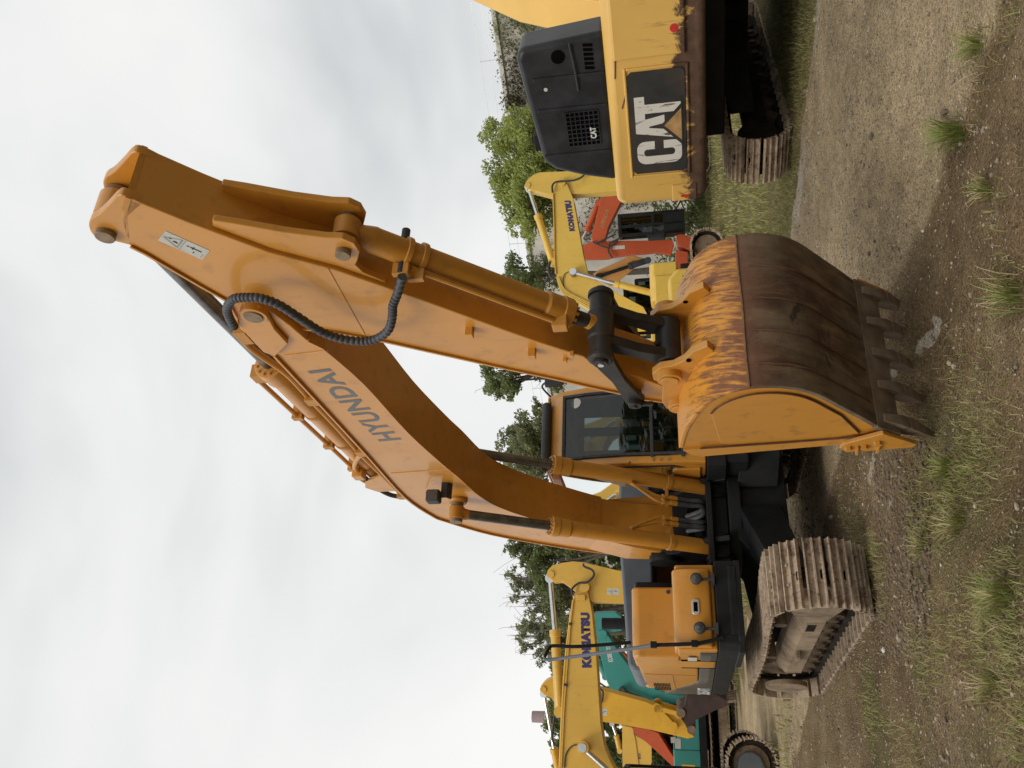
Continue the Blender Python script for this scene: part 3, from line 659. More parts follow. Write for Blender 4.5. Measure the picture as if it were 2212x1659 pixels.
def circ(cx, cz, r, a0, a1, n):
    return [(cx+r*math.cos(R(a0+(a1-a0)*i/(n-1))), cz+r*math.sin(R(a0+(a1-a0)*i/(n-1)))) for i in range(n)]
def V3(p, y): return (p[0], y, p[1])
def hyd(root, name, a, b, y, split, rb, rr, barrel_mat, rod_mat, head=True, barrel_at='b'):
    """hydraulic cylinder in a plane of constant y: pin a is the rod eye, pin b the barrel eye"""
    A = Vector((a[0], y, a[1])); B = Vector((b[0], y, b[1])); d = (B-A).normalized(); Lc = (B-A).length; s = A+d*split
    mb = MB(); mb.lathe(s, B, [(0, rb*.78), (.012, rb*1.30), (.085, rb*1.30), (.09, rb*1.2), (.20, rb*1.2), (.22, rb*1.02), (Lc-split-.19, rb*1.0), (Lc-split-.16, rb*1.03), (Lc-split-.13, rb*.95), (Lc-split-.02, rb*.62)], 22)
    mb.cyl(B-Vector((0, rb*.75, 0)), B+Vector((0, rb*.75, 0)), rb*.98, n=20)
    cyl_o = mb.build(name, barrel_mat, root, .004)
    if head:
        bl = MB(); ax = d.orthogonal().normalized(); bx = d.cross(ax)
        for k in range(12):
            t = 2*math.pi*k/12; c = s+(ax*math.cos(t)+bx*math.sin(t))*rb*1.0; bl.cyl(c-d*.018, c+d*.014, .012, n=6)
        bl.build('bolt_ring', barrel_mat, cyl_o)
    rd = MB(); rd.cyl(A+d*rb*.7, s+d*.01, rr, n=20); rd.build('rod', rod_mat, cyl_o)
    ey = MB(); ey.cyl(A-Vector((0, rb*.75, 0)), A+Vector((0, rb*.75, 0)), rb*.98, n=22); ey.cyl(A+d*.02, A+d*(rb*1.5), rb*.8, rr*1.05, n=18); ey.build('rod_eye', barrel_mat, cyl_o, .004)
    return cyl_o
def decal(root, quad_side, F, y, parent):
    """white warning plate with its pictogram; quad given as side-plane points bl, br, tl, tr"""
    bl, br, tl, tr = [Vector((p[0], y, p[1])) for p in quad_side]
    def P(a, b, o): q = (bl*(1-a)+br*a)*(1-b)+(tl*(1-a)+tr*a)*b; return (q.x, q.y-o, q.z)
    b0 = MB(); b0.add([P(0, 0, .002), P(1, 0, .002), P(1, 1, .002), P(0, 1, .002)], [(0, 1, 2, 3)]); d = b0.build('warning_decal', M['decal_white'], parent, smooth=0)
    i = MB()
    def poly(pts, mi=0): i.add([P(a, b_, .0035) for a, b_ in pts], [list(range(len(pts)))], mi)
    for t0, t1 in (((.12, .60), (.88, .60)), ((.88, .60), (.5, .95)), ((.5, .95), (.12, .60))):
        n_ = Vector((t1[1]-t0[1], t0[0]-t1[0])).normalized()*.02; poly([(t0[0]+n_.x, t0[1]+n_.y), (t1[0]+n_.x, t1[1]+n_.y), (t1[0]-n_.x, t1[1]-n_.y), (t0[0]-n_.x, t0[1]-n_.y)], 1)
    poly([(.40, .65), (.52, .64), (.56, .72), (.45, .76)]); poly([(.56, .80), (.66, .80), (.66, .85), (.56, .85)]); poly([(.04, .53), (.96, .53), (.96, .545), (.04, .545)], 1)
    poly([(.56, .12), (.64, .12), (.64, .38), (.56, .38)]); poly([(.48, .30), (.72, .30), (.72, .33), (.48, .33)]); poly([(.56, .40), (.64, .40), (.64, .46), (.56, .46)]); poly([(.22, .24), (.36, .24), (.36, .27), (.22, .27)]); poly([(.12, .06), (.44, .06), (.44, .075), (.12, .075)], 1)
    i.build('pictogram', [M['decal_ink'], M['decal_grey']], d, smooth=0)
    return d

# ------------------------------------------------------------------ the orange excavator in front
H = Fr(-1.829, 9.902, 27.20)
HX = machine(H, 'large orange excavator with its bucket reaching toward the viewer')
Z1, Z2, Z3, Z4, Z5 = Z(300, 500, 1.58), Z(800, 1050, 1.7467), Z(1700, 1950, 1.7015), Z(2000, 1400, 2.212), Z(2200, 850, 1.3825)
Z7, ZK, ZR, ZU = Z(1800, 1000, 2.765), Z(2250, 900, 2.765), Z(2400, 2100, 2.552), Z(2500, 1780, 3.687)
undercarriage(HX, yaw=R(31.0-27.20), xo=.27, yo=.08, L_=3.16, zc=.39, rad=.395, nsh=46)
BW, AW = 0.225, 0.175

# boom
foot = (0.20, 1.74)
tip = H.side(Z2(345, 345), -BW-.05)
up = H.poly(Z2, [(250, 300), (243, 350), (262, 400), (300, 432), (420, 555), (490, 600), (770, 900), (1110, 1270), (1380, 1570)], -BW) + [(1.491, 4.131), (1.277, 4.024), (.78, 3.632), (.32, 3.017), (.0, 2.45), (-.03, 2.08)]
dn = [(.40, 1.90), (.46, 2.10), (.62, 2.42), (1.10, 2.895), (1.40, 3.14), (1.60, 3.285), (1.85, 3.415), (2.15, 3.495), (2.6, 3.558)] + H.poly(Z2, [(1640, 1350), (1400, 1130), (1100, 800), (820, 556), (720, 508), (600, 405), (470, 310), (420, 265), (345, 248), (290, 262)], -BW)
ftp = [(foot[0]-.08, foot[1]+.14), (foot[0]-.16, foot[1]), (foot[0]-.08, foot[1]-.13), (foot[0]+.10, foot[1]-.12)]
def crv(pl, k=4):
    P = [Vector((x, 0, z)) for x, z in pl]; Q = []
    for i in range(len(P)-1):
        a = P[max(i-1, 0)]; b_ = P[i]; c = P[i+1]; d = P[min(i+2, len(P)-1)]
        for j in range(k):
            t = j/k; q = 0.5*((2*b_)+(c-a)*t+(2*a-5*b_+4*c-d)*t*t+(3*b_-a-3*c+d)*t**3); Q.append((q.x, q.z))
    Q.append(pl[-1]); return Q
up = up[:5]+crv(up[5:], 4); dn = crv(dn[:13], 4)+dn[13:]
bprof = up + ftp + dn
b = MB(); b.prism(bprof, -BW, BW)
boom = b.build('boom', M['orange'], HX, .012)
fl = MB(); fl.bar(up[5:], (-BW-.022, BW+.022), .016); fl.build('top_flange', M['orange'], boom)
fl = MB(); fl.bar(dn[8:50], (-BW-.012, BW+.012), .014); fl.build('bottom_flange', M['orange'], boom)
for s in (-1, 1):                                        # ears at the boom tip
    e_ = MB(); ear = H.poly(Z2, [(250, 300), (243, 350), (262, 400), (300, 432), (420, 560), (500, 590), (590, 500), (500, 400), (470, 345), (445, 290), (400, 258), (345, 248), (290, 262)], -BW)
    e_.prism(ear, s*BW, s*(BW+.035)) if s > 0 else e_.prism(ear, -BW-.035, -BW); e_.build('tip_ear', M['orange'], boom, .01)
p_ = MB(); p_.cyl((tip[0], -BW-.06, tip[1]), (tip[0], BW+.06, tip[1]), .062, n=24); p_.build('pin', M['pin'], boom, .006)
p_ = MB(); p_.cyl((tip[0], -BW-.05, tip[1]), (tip[0], BW+.05, tip[1]), .088, n=28); p_.build('boss', M['orange'], boom, .006)
ft = MB(); ft.cyl((foot[0], -.36, foot[1]), (foot[0], .36, foot[1]), .135, n=28)
for s in (-1, 1):
    fl_ = [(foot[0]-.13, foot[1]+.05), (-.04, 2.2), (.12, 2.62), (.55, 2.46), (.42, 2.05), (foot[0]+.14, foot[1]-.02)]; V = [(x, s*(BW-.02), z_) for x, z_ in fl_]+[(x, s*(.345 if k in (0, 5) else (.30 if k in (1, 4) else BW+.001)), z_) for k, (x, z_) in enumerate(fl_)]
    n6 = len(fl_); ft.add(V, [list(range(n6)), list(range(2*n6-1, n6-1, -1))]+[(i, n6+i, n6+(i+1) % n6, (i+1) % n6) for i in range(n6)])
ft.build('foot_tube', M['orange'], boom, .015)
# weld seams across the side plate
for q in ([(1290, 1420), (1700, 1390)], [(560, 610), (860, 575)]):
    sm_ = H.poly(Z2, q, -BW); s_ = MB(); s_.tube([V3(p, -BW-.002) for p in sm_], .005, 6, smooth=False); s_.build('weld_seam', M['orange'], boom)
Q = [V3(H.side(Z2(*q), -BW), -BW) for q in ((1368, 1188), (872, 698), (1211, 1202), (716, 718))]
lettering('HYUNDAI', Q, M['letter_grey'], boom, bold=.022, spacing=1.06)
# rod pins of the boom cylinders, one cross tube
rodp = H.side(Z3(165, 150), -.42)
c_ = MB(); c_.cyl((rodp[0], -.47, rodp[1]), (rodp[0], .38, rodp[1]), .062, n=24); c_.build('cylinder_pin', M['pin'], boom, .006)
c_ = MB(); c_.lathe((rodp[0], -.27, rodp[1]), (rodp[0], .25, rodp[1]), [(0, .085), (.02, .10), (.50, .10), (.52, .085)], 26); c_.build('pin_boss', M['orange_dull'], boom)
bfoot = H.side((1556, 1186), -.38)
for s in (-1, 1):
    cy_ = -.375 if s < 0 else .295
    hc = hyd(HX, 'boom_cylinder', rodp, bfoot, cy_, 0.98, .080, .050, M['orange_dull'], M['chrome_dull'])
    A = Vector((rodp[0], cy_, rodp[1])); B = Vector((bfoot[0], cy_, bfoot[1])); d = (B-A).normalized(); nrm = Vector((d.z, 0, -d.x))
    if nrm.x < 0: nrm = -nrm
    lt = (B-A).length
    cl = MB(); cl.lathe(A+d*(lt-.62), B, [(0, .083), (.0, .092), (.05, .092), (.05, .083)], 20); cl.build('clamp', M['orange_dull'], hc)
    inn = Vector((0, -s, 0))
    for k, off in enumerate((.10, .155)):                # bent steel pipes on the inner side, then braided hoses
        p0 = A+d*(lt-1.05)+inn*.085+nrm*(.02+.03*k); p1 = A+d*(lt-.86)+inn*(.09+off*.6)+nrm*.03; p2 = A+d*(lt-.72)+inn*(.09+off)+nrm*.03; p3 = A+d*(lt-.56)+inn*(.09+off)+nrm*.03
        t_ = MB(); t_.tube([p0, p1, p2, p3], .017, 10); t_.build('pipe', M['orange'], hc)
        f_ = MB(); f_.cyl(p3-d*.03, p3+d*.05, .028, n=8); f_.cyl(p3-d*.12, p3-d*.09, .030, n=8); f_.build('coupling', M['orange'], hc)
        h_ = MB(); h_.tube([p3+d*.05, p3+d*.20, p3+d*.34+nrm*.02, p3+d*.42-nrm*.12+inn*.04, p3+d*.34-nrm*.34+inn*.06], .024, 10, sub=14, rad=lambda i, n_: .0235+.003*(i % 2)); h_.build('hose', M['hose'], hc)
    br = MB(); c0 = A+d*(lt-.59); br.box(c0.x-.02, c0.x+.02, min(c0.y, c0.y-s*.27), max(c0.y, c0.y-s*.27), c0.z+.0, c0.z+.035); br.build('pipe_bracket', M['orange_dull'], hc)
    lug = MB()
    for k in (-1, 1):
        y0 = cy_+k*.115; lug.prism(circ(bfoot[0], bfoot[1], .15, -40, 220, 16)+[(bfoot[0]-.28, bfoot[1]-.10), (bfoot[0]-.1, bfoot[1]-.2)], y0-.022, y0+.022)
    lug.cyl((bfoot[0], cy_-.16, bfoot[1]), (bfoot[0], cy_+.16, bfoot[1]), .055, n=18); lug.build('cylinder_lug', M['black_frame'], HX, .01)

# arm
near = H.poly(Z1, [(325, 440), (700, 592), (1200, 780), (1600, 885), (2100, 1058)], -AW) + H.poly(Z7, [(500, 820), (900, 962), (1382, 1116)], -AW) + H.poly(Z5, [(180, 797), (420, 874)], -AW)
back = H.poly(Z4, [(1430, 402), (1190, 373), (1000, 325), (750, 272), (440, 200), (0, 108)], -AW) + H.poly(Z1, [(1940, 1332), (1780, 1300), (1560, 1262), (1400, 1250), (1250, 1275), (1110, 1290), (1010, 1200), (940, 1075), (780, 985), (600, 880), (430, 780), (340, 735), (300, 670), (278, 590), (290, 500)], -AW)
endp = H.side(D_(1468, 850), -AW)
aprof = near + [(endp[0]+.12, endp[1]+.10), (endp[0]+.13, endp[1]-.02), (endp[0]+.04, endp[1]-.12), (endp[0]-.09, endp[1]-.09)] + back
a_ = MB(); a_.prism(aprof, -AW, AW)
arm = a_.build('arm', M['orange'], HX, .012)
ep = MB(); ep.bar([near[0], H.side(Z1(300, 520), -AW)], (-AW-.004, AW+.004), .03); ep.build('end_plate', M['orange_dull'], arm)
fl = MB(); fl.bar(back[:18], (-AW-.016, AW+.016), .016); fl.build('rear_flange', M['orange'], arm)
ear = H.poly(Z1, [(345, 740), (230, 712), (150, 702), (100, 670), (76, 620), (90, 575), (140, 543), (200, 485), (262, 425), (325, 436), (420, 480), (330, 560)], -AW)
for s in (-1, 1):
    e_ = MB(); e_.prism(crv(ear[:11], 3)+ear[11:], min(s*AW, s*(AW-.055)), max(s*AW, s*(AW-.055))); e_.build('cylinder_ear', M['orange'], arm, .01)
apin = H.side(Z1(187, 660), -AW)
p_ = MB(); p_.cyl((apin[0], -AW-.035, apin[1]), (apin[0], AW+.035, apin[1]), .055, n=24); p_.build('pin', M['pin'], arm, .006)
p_ = MB(); p_.cyl((apin[0], -AW+.06, apin[1]), (apin[0], AW-.06, apin[1]), .078, n=24); p_.build('rod_eye_boss', M['pin'], arm, .006)
brk = [(850, 560), (1000, 583), (1300, 636), (1550, 668), (1660, 672), (1735, 705), (1768, 760), (1755, 812), (1742, 838), (1790, 885), (1930, 945), (1930, 1050), (1600, 960), (1200, 850), (860, 700)]
bp_ = H.poly(Z1, brk, -.125)
for s in (-1, 1):
    e_ = MB(); e_.prism(bp_, s*.125-.022, s*.125+.022); e_.build('bracket', M['orange'], arm, .008)
bcp = H.side(Z1(1662, 775), -.15)
p_ = MB(); p_.cyl((bcp[0], -.185, bcp[1]), (bcp[0], .185, bcp[1]), .045, n=22); p_.build('bracket_pin', M['pin'], arm, .005)
wd = H.poly(Z1, [(1560, 880), (1790, 1290)], -AW)
s_ = MB(); s_.bar(wd, (-AW-.004, -AW+.004), .022); s_.build('weld_seam', M['orange'], arm, .003)
for zf, pts in ((Z7, (135, 860)), (Z7, (815, 1090)), (Z7, (1250, 1120)), (Z7, (1175, 1180))):
    c = H.side(zf(*pts), -AW-.03); k = .028 if pts[0] < 1000 else .016
    s_ = MB(); s_.box(c[0]-k, c[0]+k, -AW-.06 if pts[0] < 1000 else -AW-.03, -AW+.01, c[1]-k*.9, c[1]+k*.9); s_.build('pipe_lug', M['orange'], arm, .004)
decal(HX, H.poly(Z1, [(785, 825), (832, 768), (508, 703), (555, 645)], -AW), H, -AW, arm)

# arm cylinder on top of the boom
abase = H.side(Z2(1215, 1425), 0.0)
Lac = math.hypot(abase[0]-apin[0], abase[1]-apin[1])
sp_ = H.side(Z2(455, 700), -.05); spl = math.hypot(sp_[0]-apin[0], sp_[1]-apin[1])
ac = hyd(HX, 'arm_cylinder', apin, abase, 0.0, spl, .098, .055, M['orange'], M['chrome_dull'])
A = Vector((apin[0], 0, apin[1])); B = Vector((abase[0], 0, abase[1])); d = (B-A).normalized(); nrm = Vector((-d.z, 0, d.x)); nrm = nrm if nrm.z > 0 else -nrm
for s in (-1, 1):
    pb = MB(); pb.prism([(abase[0]-.10, abase[1]-.42), (abase[0]+.55, abase[1]-.46), (abase[0]+.16, abase[1]+.08), (abase[0]+.0, abase[1]+.14), (abase[0]-.13, abase[1]+.05)], s*.13-.02, s*.13+.02); pb.build('arm_cylinder_lug', M['orange'], boom, .01)
blk = MB(); c0 = A+d*(spl+.10)+nrm*.12; blk.box(c0.x-.06, c0.x+.06, -.09, .02, c0.z-.05, c0.z+.05); blk.build('port_block', M['orange_dull'], ac, .006)
for yy, r_ in ((-.06, .021), (.05, .018)):
    t_ = MB(); t_.tube([A+d*(spl+.12)+nrm*.16+Vector((0, yy, 0)), A+d*(spl+.4)+nrm*.155+Vector((0, yy, 0)), A+d*(Lac-.42)+nrm*.15+Vector((0, yy, 0)), A+d*(Lac-.16)+nrm*.17+Vector((0, yy-.02, 0)), A+d*(Lac+.02)+nrm*.12+Vector((0, yy-.03, 0))], r_, 10); t_.build('pipe', M['orange'], ac)
for t in (.35, .62, .86):
    c0 = A+d*(spl+(Lac-spl)*t); cl = MB(); cl.lathe(c0-d*.02, c0, [(0, .095), (0, .107), (.04, .107), (.04, .095)], 22); cl.box(c0.x-.03, c0.x+.03, -.09, .07, c0.z+.10, c0.z+.19); cl.build('pipe_clamp', M['orange_dull'], ac)
# boom-top pipes and their hoses
topl = H.poly(Z2, [(260, 455), (330, 560), (430, 640), (600, 760), (760, 930), (940, 1120), (1090, 1290), (1230, 1430), (1390, 1590)], -BW)
for k in range(2):
    t_ = MB(); t_.tube([(p[0]-.02*k, -BW+.03+.07*k, p[1]+.035-.02*k) for p in topl], .024, 10); t_.build('pipe', M['orange_dull'], boom)
for zp, r_ in (((770, 925), .05), ((1105, 1280), .05), ((1385, 1580), .045), ((305, 480), .075)):
    c = H.side(Z2(*zp), -BW); s_ = MB(); s_.box(c[0]-r_, c[0]+r_, -BW-.02, -BW+.14, c[1]-.02, c[1]+.07); s_.build('pipe_clamp', M['orange_dull'], boom, .006)
hz = [(215, 415), (180, 350), (165, 285), (205, 225), (290, 212), (400, 218), (520, 262), (660, 350), (800, 440), (930, 490), (1070, 512), (1180, 500), (1270, 440), (1300, 350), (1305, 270), (1335, 190), (1370, 70)]
ys_ = np.interp(np.linspace(0, 1, len(hz)), [0, .1, .35, .75, 1], [-.27, -.30, -.34, -.32, -.20])
hp = [V3(H.side(Z2(*q), y), y) for q, y in zip(hz, ys_)]
h_ = MB(); h_.tube(hp, .028, 12, sub=11, rad=lambda i, n_: .0245+(.0045 if i % 3 else -.002)); h_.build('arm_hose', M['hose'], arm)
h2 = [(1085, 1425), (1140, 1475), (1210, 1530), (1290, 1570), (1375, 1585)]
h_ = MB(); h_.tube([V3(H.side(Z2(*q), -.12), -.12) for q in h2], .024, 10); h_.build('hose', M['rubber'], boom)
pv = [(1090, 1285), (1055, 1330), (1045, 1380), (1085, 1425)]
h_ = MB(); h_.tube([V3(H.side(Z2(*q), -.12), -.12) for q in pv], .026, 10); h_.build('pipe_elbow', M['orange'], boom)
fi = MB(); c = H.side(Z2(1075, 1415), -.12); fi.box(c[0]-.07, c[0]+.05, -.18, -.06, c[1]-.05, c[1]+.06); fi.build('fitting', M['orange'], boom, .01)
# work lamp on the boom side
lc = H.side(Z2(1590, 1590), -BW-.14); lm = MB(); lm.box(lc[0]-.03, lc[0]+.09, -BW-.20, -BW-.08, lc[1]-.07, lc[1]+.065); wl = lm.build('work_lamp', M['rubber'], boom, .02)
lg = MB(); lg.box(lc[0]+.091, lc[0]+.097, -BW-.185, -BW-.095, lc[1]-.055, lc[1]+.05); lg.build('lens', M['lamp'], wl)
lb = MB(); lb.bar([(lc[0]+.03, lc[1]-.07), (lc[0]+.03, lc[1]-.13), (lc[0]-.02, lc[1]-.16)], (-BW-.15, -BW+.01), .012); lb.build('bracket', M['rubber'], wl)
wr = MB(); wr.tube([(lc[0], -BW-.1, lc[1]+.05), (lc[0]-.08, -BW-.06, lc[1]+.10), (lc[0]-.16, -BW-.03, lc[1]+.14)], .006, 6); wr.build('cable', M['rubber'], wl)

# bucket cylinder and black linkage
lp = H.side(D_(1298, 704), 0.0); kp = H.side(D_(1443, 740), 0.0)
zc_ = H.side(Z7(1010, 560), 0.0); Lb = math.hypot(lp[0]-bcp[0], lp[1]-bcp[1])
hd = H.side(Z7(1250, 640), 0.0); split_from_rod = math.hypot(hd[0]-lp[0], hd[1]-lp[1])
bc = hyd(HX, 'bucket_cylinder', lp, bcp, 0.0, split_from_rod, .080, .048, M['orange_dull'], M['link_black'])
A = Vector((bcp[0], 0, bcp[1])); B = Vector((lp[0], 0, lp[1])); d = (B-A).normalized()
for t in (.36, .46):
    c0 = A+d*t; cl = MB(); cl.lathe(c0, c0+d, [(0, .084), (0, .097), (.035, .097), (.035, .084)], 20); cl.box(c0.x-.02, c0.x+.02, -.17, -.09, c0.z-.05, c0.z+.05); cl.build('pipe_clamp', M['orange_dull'], bc, .004)
t_ = MB(); o_ = Vector((0, -.105, -.02)); t_.tube([A+d*.40+o_, A+d*.9+o_, A+d*(Lb-split_from_rod-.12)+o_], .019, 10, smooth=False); t_.build('pipe', M['orange_dull'], bc)
pb = MB(); c0 = A+d*(Lb-split_from_rod-.10)+o_; pb.box(c0.x-.045, c0.x+.045, -.15, -.05, c0.z-.05, c0.z+.05); pb.build('port_block', M['orange_dull'], bc, .008)
for yy in (-1, 1):
    cp_ = MB(); c0 = A+d*.36; cp_.cyl((c0.x, yy*.09, c0.z), (c0.x, yy*.16, c0.z), .026, n=12); cp_.build('hose_fitting', M['rubber'], bc)
lk = MB(); lk.lathe((lp[0], -.275, lp[1]), (lp[0], .275, lp[1]), [(0, .07), (.015, .088), (.045, .09), (.05, .078), (.17, .078), (.175, .092), (.375, .092), (.38, .078), (.50, .078), (.505, .092), (.54, .09), (.55, .075)], 26)
for s in (-1, 1):
    mid = ((lp[0]+kp[0])/2, (lp[1]+kp[1])/2); dx, dz = kp[0]-lp[0], kp[1]-lp[1]; ll = math.hypot(dx, dz); px_, pz_ = -dz/ll, dx/ll
    pr = [(lp[0]+px_*.07, lp[1]+pz_*.07), (mid[0]+px_*.045, mid[1]+pz_*.045), (kp[0]+px_*.07, kp[1]+pz_*.07), (kp[0]-px_*.07, kp[1]-pz_*.07), (mid[0]-px_*.045, mid[1]-pz_*.045), (lp[0]-px_*.07, lp[1]-pz_*.07)]
    ya, yb = (.085, .155); V = [(x, s*ya, z) for x, z in pr]+[(x, s*yb, z) for x, z in pr]
    lk.prism(pr, s*ya if s > 0 else -yb, yb if s > 0 else -ya)
lk.cyl((kp[0], -.17, kp[1]), (kp[0], .17, kp[1]), .088, n=26)
lk.cyl((kp[0]+.05, -.04, kp[1]+.05), (kp[0]+.085, -.04, kp[1]+.085), .02, n=10)
lk.build('bucket_link', M['link_black'], HX, .01)
gp = H.side(D_(1372, 865), -.25)
for s in (-1, 1):
    g_ = MB(); dx, dz = gp[0]-lp[0], gp[1]-lp[1]; ll = math.hypot(dx, dz); ux, uz = dx/ll, dz/ll; px_, pz_ = -uz, ux
    def q_(t, w): return (lp[0]+ux*t*ll+px_*w, lp[1]+uz*t*ll+pz_*w)
    pr = [q_(-.10, .02), q_(-.08, .06), q_(0, .085), q_(.12, .07), q_(.5, .048), q_(.85, .062), q_(1.0, .072), q_(1.09, .045), q_(1.11, 0), q_(1.09, -.045), q_(1.0, -.072), q_(.85, -.062), q_(.5, -.048), q_(.12, -.07), q_(0, -.085), q_(-.08, -.06), q_(-.10, -.02)]
    ya, yb = .215, .262
    g_.prism(pr, s*ya if s > 0 else -yb, yb if s > 0 else -ya)
    yo = s*.262; g_.cyl((gp[0], s*.18, gp[1]), (gp[0], s*.30, gp[1]), .05, n=20); g_.cyl((gp[0], s*.30, gp[1]), (gp[0], s*.315, gp[1]), .018, n=8)
    g_.cyl((lp[0], s*.26, lp[1]), (lp[0], s*.30, lp[1]), .05, n=20)
    if s < 0: g_.box(gp[0]-.03, gp[0]+.005, -.29, -.26, gp[1]-.13, gp[1]-.04)
    g_.build('guide_link', M['link_black'], HX, .006)
    nb_ = MB(); nb_.cyl((lp[0], s*.298, lp[1]), (lp[0], s*.308, lp[1]), .02, n=10); nb_.build('grease_cap', M['silver'], HX)

# bucket
WB = .575
outer = [(3.99, 1.53), (4.30, 1.49), (4.62, 1.40), (4.76, 1.33), (4.86, 1.23), (4.92, 1.12), (4.935, 1.0), (4.915, .88), (4.86, .76), (4.77, .655), (4.66, .56), (4.53, .45), (4.40, .34), (4.25, .22)]
def offs(pl, t):
    o = []
    for i, (x, z) in enumerate(pl):
        a = pl[max(i-1, 0)]; b_ = pl[min(i+1, len(pl)-1)]; l = math.hypot(b_[0]-a[0], b_[1]-a[1]); o.append((x+(b_[1]-a[1])/l*t, z-(b_[0]-a[0])/l*t))
    return o
def shell(name, pl, mat, parent, t=.028, w=WB, out=0.0, nacross=1):
    """bent plate following pl across the bucket's width, uv.x along the bend, uv.y across (metres)"""
    op = offs(pl, -out); ip = offs(pl, t)
    me = bpy.data.meshes.new(name); n = len(pl); V = [(x, -w, z) for x, z in op]+[(x, w, z) for x, z in op]+[(x, -w, z) for x, z in ip]+[(x, w, z) for x, z in ip]
    F_ = [(i, i+1, n+i+1, n+i) for i in range(n-1)]+[(2*n+i, 3*n+i, 3*n+i+1, 2*n+i+1) for i in range(n-1)]
    F_ += [(i, 2*n+i, 2*n+i+1, i+1) for i in range(n-1)]+[(n+i, n+i+1, 3*n+i+1, 3*n+i) for i in range(n-1)]+[(0, n, 3*n, 2*n), (n-1, 3*n-1, 4*n-1, 2*n-1)]
    me.from_pydata(V, [], F_); ln = [0.0]
    for i in range(1, n): ln.append(ln[-1]+math.hypot(pl[i][0]-pl[i-1][0], pl[i][1]-pl[i-1][1]))
    uvl = me.uv_layers.new(name='UVMap')
    for lp_ in me.loops:
        k = lp_.vertex_index; uvl.data[lp_.index].uv = (ln[k % n], V[k][1])
    bm = bmesh.new(); bm.from_mesh(me); bmesh.ops.recalc_face_normals(bm, faces=bm.faces); bm.to_mesh(me); bm.free()
    me.materials.append(mat); me.polygons.foreach_set('use_smooth', [True]*len(me.polygons)); me.set_sharp_from_angle(angle=R(30))
    return link(name, me, parent, .005)
def resample(pl, k=5):
    P = [Vector((x, 0, z)) for x, z in pl]; Q = []
    for i in range(len(P)-1):
        a = P[max(i-1, 0)]; b_ = P[i]; c = P[i+1]; d = P[min(i+2, len(P)-1)]
        for j in range(k):
            t = j/k; q = 0.5*((2*b_)+(c-a)*t+(2*a-5*b_+4*c-d)*t*t+(3*b_-a-3*c+d)*t**3); Q.append((q.x, q.z))
    Q.append(pl[-1]); return Q
osm = resample(outer, 4)
icut = min(range(len(osm)), key=lambda i: abs(osm[i][1]-1.085)+abs(osm[i][0]-4.93))
bucket = shell('bucket', osm[:icut+1], M['bucket_paint'], HX)
low = shell('wear_plate', osm[icut:], M['bucket_rust'], bucket, out=.006)
wb = MB(); c = osm[icut]; wb.tube([(c[0]+.006, -WB, c[1]), (c[0]+.006, -.3, c[1]+.003), (c[0]+.006, 0, c[1]-.002), (c[0]+.006, .3, c[1]+.003), (c[0]+.006, WB, c[1])], .008, 6); wb.build('weld_bead', M['weld'], bucket)
wn = len(osm)-icut
for y0 in (-.42, -.18, .06, .31):                       # welded heel strips
    seg = osm[icut+2:-2]; ws = MB()
    ws.tube([(x+.004, y0+.002*math.sin(i*1.3), z-.003) for i, (x, z) in enumerate(offs(seg, -.006))], .006, 5, smooth=False); ws.build('wear_seam', M['bucket_rust'], bucket)
mouth = [(4.25, .22), (4.06, -.005), (4.02, -.01), (3.96, .14), (3.86, 1.30), (3.90, 1.40), (3.99, 1.53)]
for s in (-1, 1):
    sp2 = MB(); prof = osm+[(4.11, .17), (4.00, .30), (3.84, 1.34), (3.86, 1.42)]
    sp2.prism(offs(osm, .006)+[(4.11, .17), (4.00, .30), (3.84, 1.34), (3.86, 1.42)], s*(WB-.022)-.011, s*(WB-.022)+.011)
    sp2.build('side_plate', M['bucket_side'], bucket, .004)
    inn_ = [(x*.86+4.40*.14-.02, z*.84+.86*.16) for x, z in osm[8:-7]]+[(4.16, .33), (4.08, .50), (4.02, 1.18), (4.06, 1.24)]
    rp_ = MB(); rp_.prism(inn_, s*(WB-.011) if s > 0 else -WB+.011-.011, (WB) if s > 0 else -(WB-.011)); rp_.build('side_reinforcement', M['bucket_side'], bucket, .004)
    wl2 = MB(); wl2.tube([(x, s*(WB+.001), z_) for x, z_ in inn_[:-3]], .006, 6, smooth=False); wl2.tube([(4.14, s*(WB+.012), .24), (4.06, s*(WB+.012), .80), (4.00, s*(WB+.012), 1.38)], .007, 6, smooth=False); wl2.build('weld_line', M['weld_dark'], bucket)
    eb = MB(); eb.prism([(4.12, .16), (4.02, .30), (3.85, 1.34), (3.88, 1.44), (3.97, 1.50), (3.99, 1.38), (4.10, .34)], s*WB-.014, s*WB+.014); eb.build('mouth_bar', M['bucket_side'], bucket, .004)
    cu_ = MB(); cu_.prism([(4.24, .20), (4.035, -.055), (3.985, -.03), (3.93, .30), (3.95, .40), (4.01, .44), (4.08, .42)], s*(WB+.014) if s > 0 else -WB-.045, WB+.045 if s > 0 else -(WB+.014)); cu = cu_.build('side_cutter', M['bucket_side'], bucket, .006)
    for bx_, bz_ in ((4.02, .385), (4.035, .285), (4.10, .21)):
        bo = MB(); bo.cyl((bx_, s*(WB+.04), bz_), (bx_, s*(WB+.07), bz_), .026, n=6); bo.build('bolt', M['bucket_side'], cu)
    for bx_, bz_ in ((3.99, .33), (4.02, .20)):
        ri = MB(); ri.prism([(bx_-.05, bz_-.02), (bx_+.06, bz_-.005), (bx_+.055, bz_+.012), (bx_-.05, bz_)], s*(WB+.04) if s > 0 else -WB-.075, WB+.075 if s > 0 else -(WB+.04)); ri.build('rib', M['bucket_side'], cu, .003)
lipd = Vector((4.06-4.25, 0, -.02-.22)).normalized()
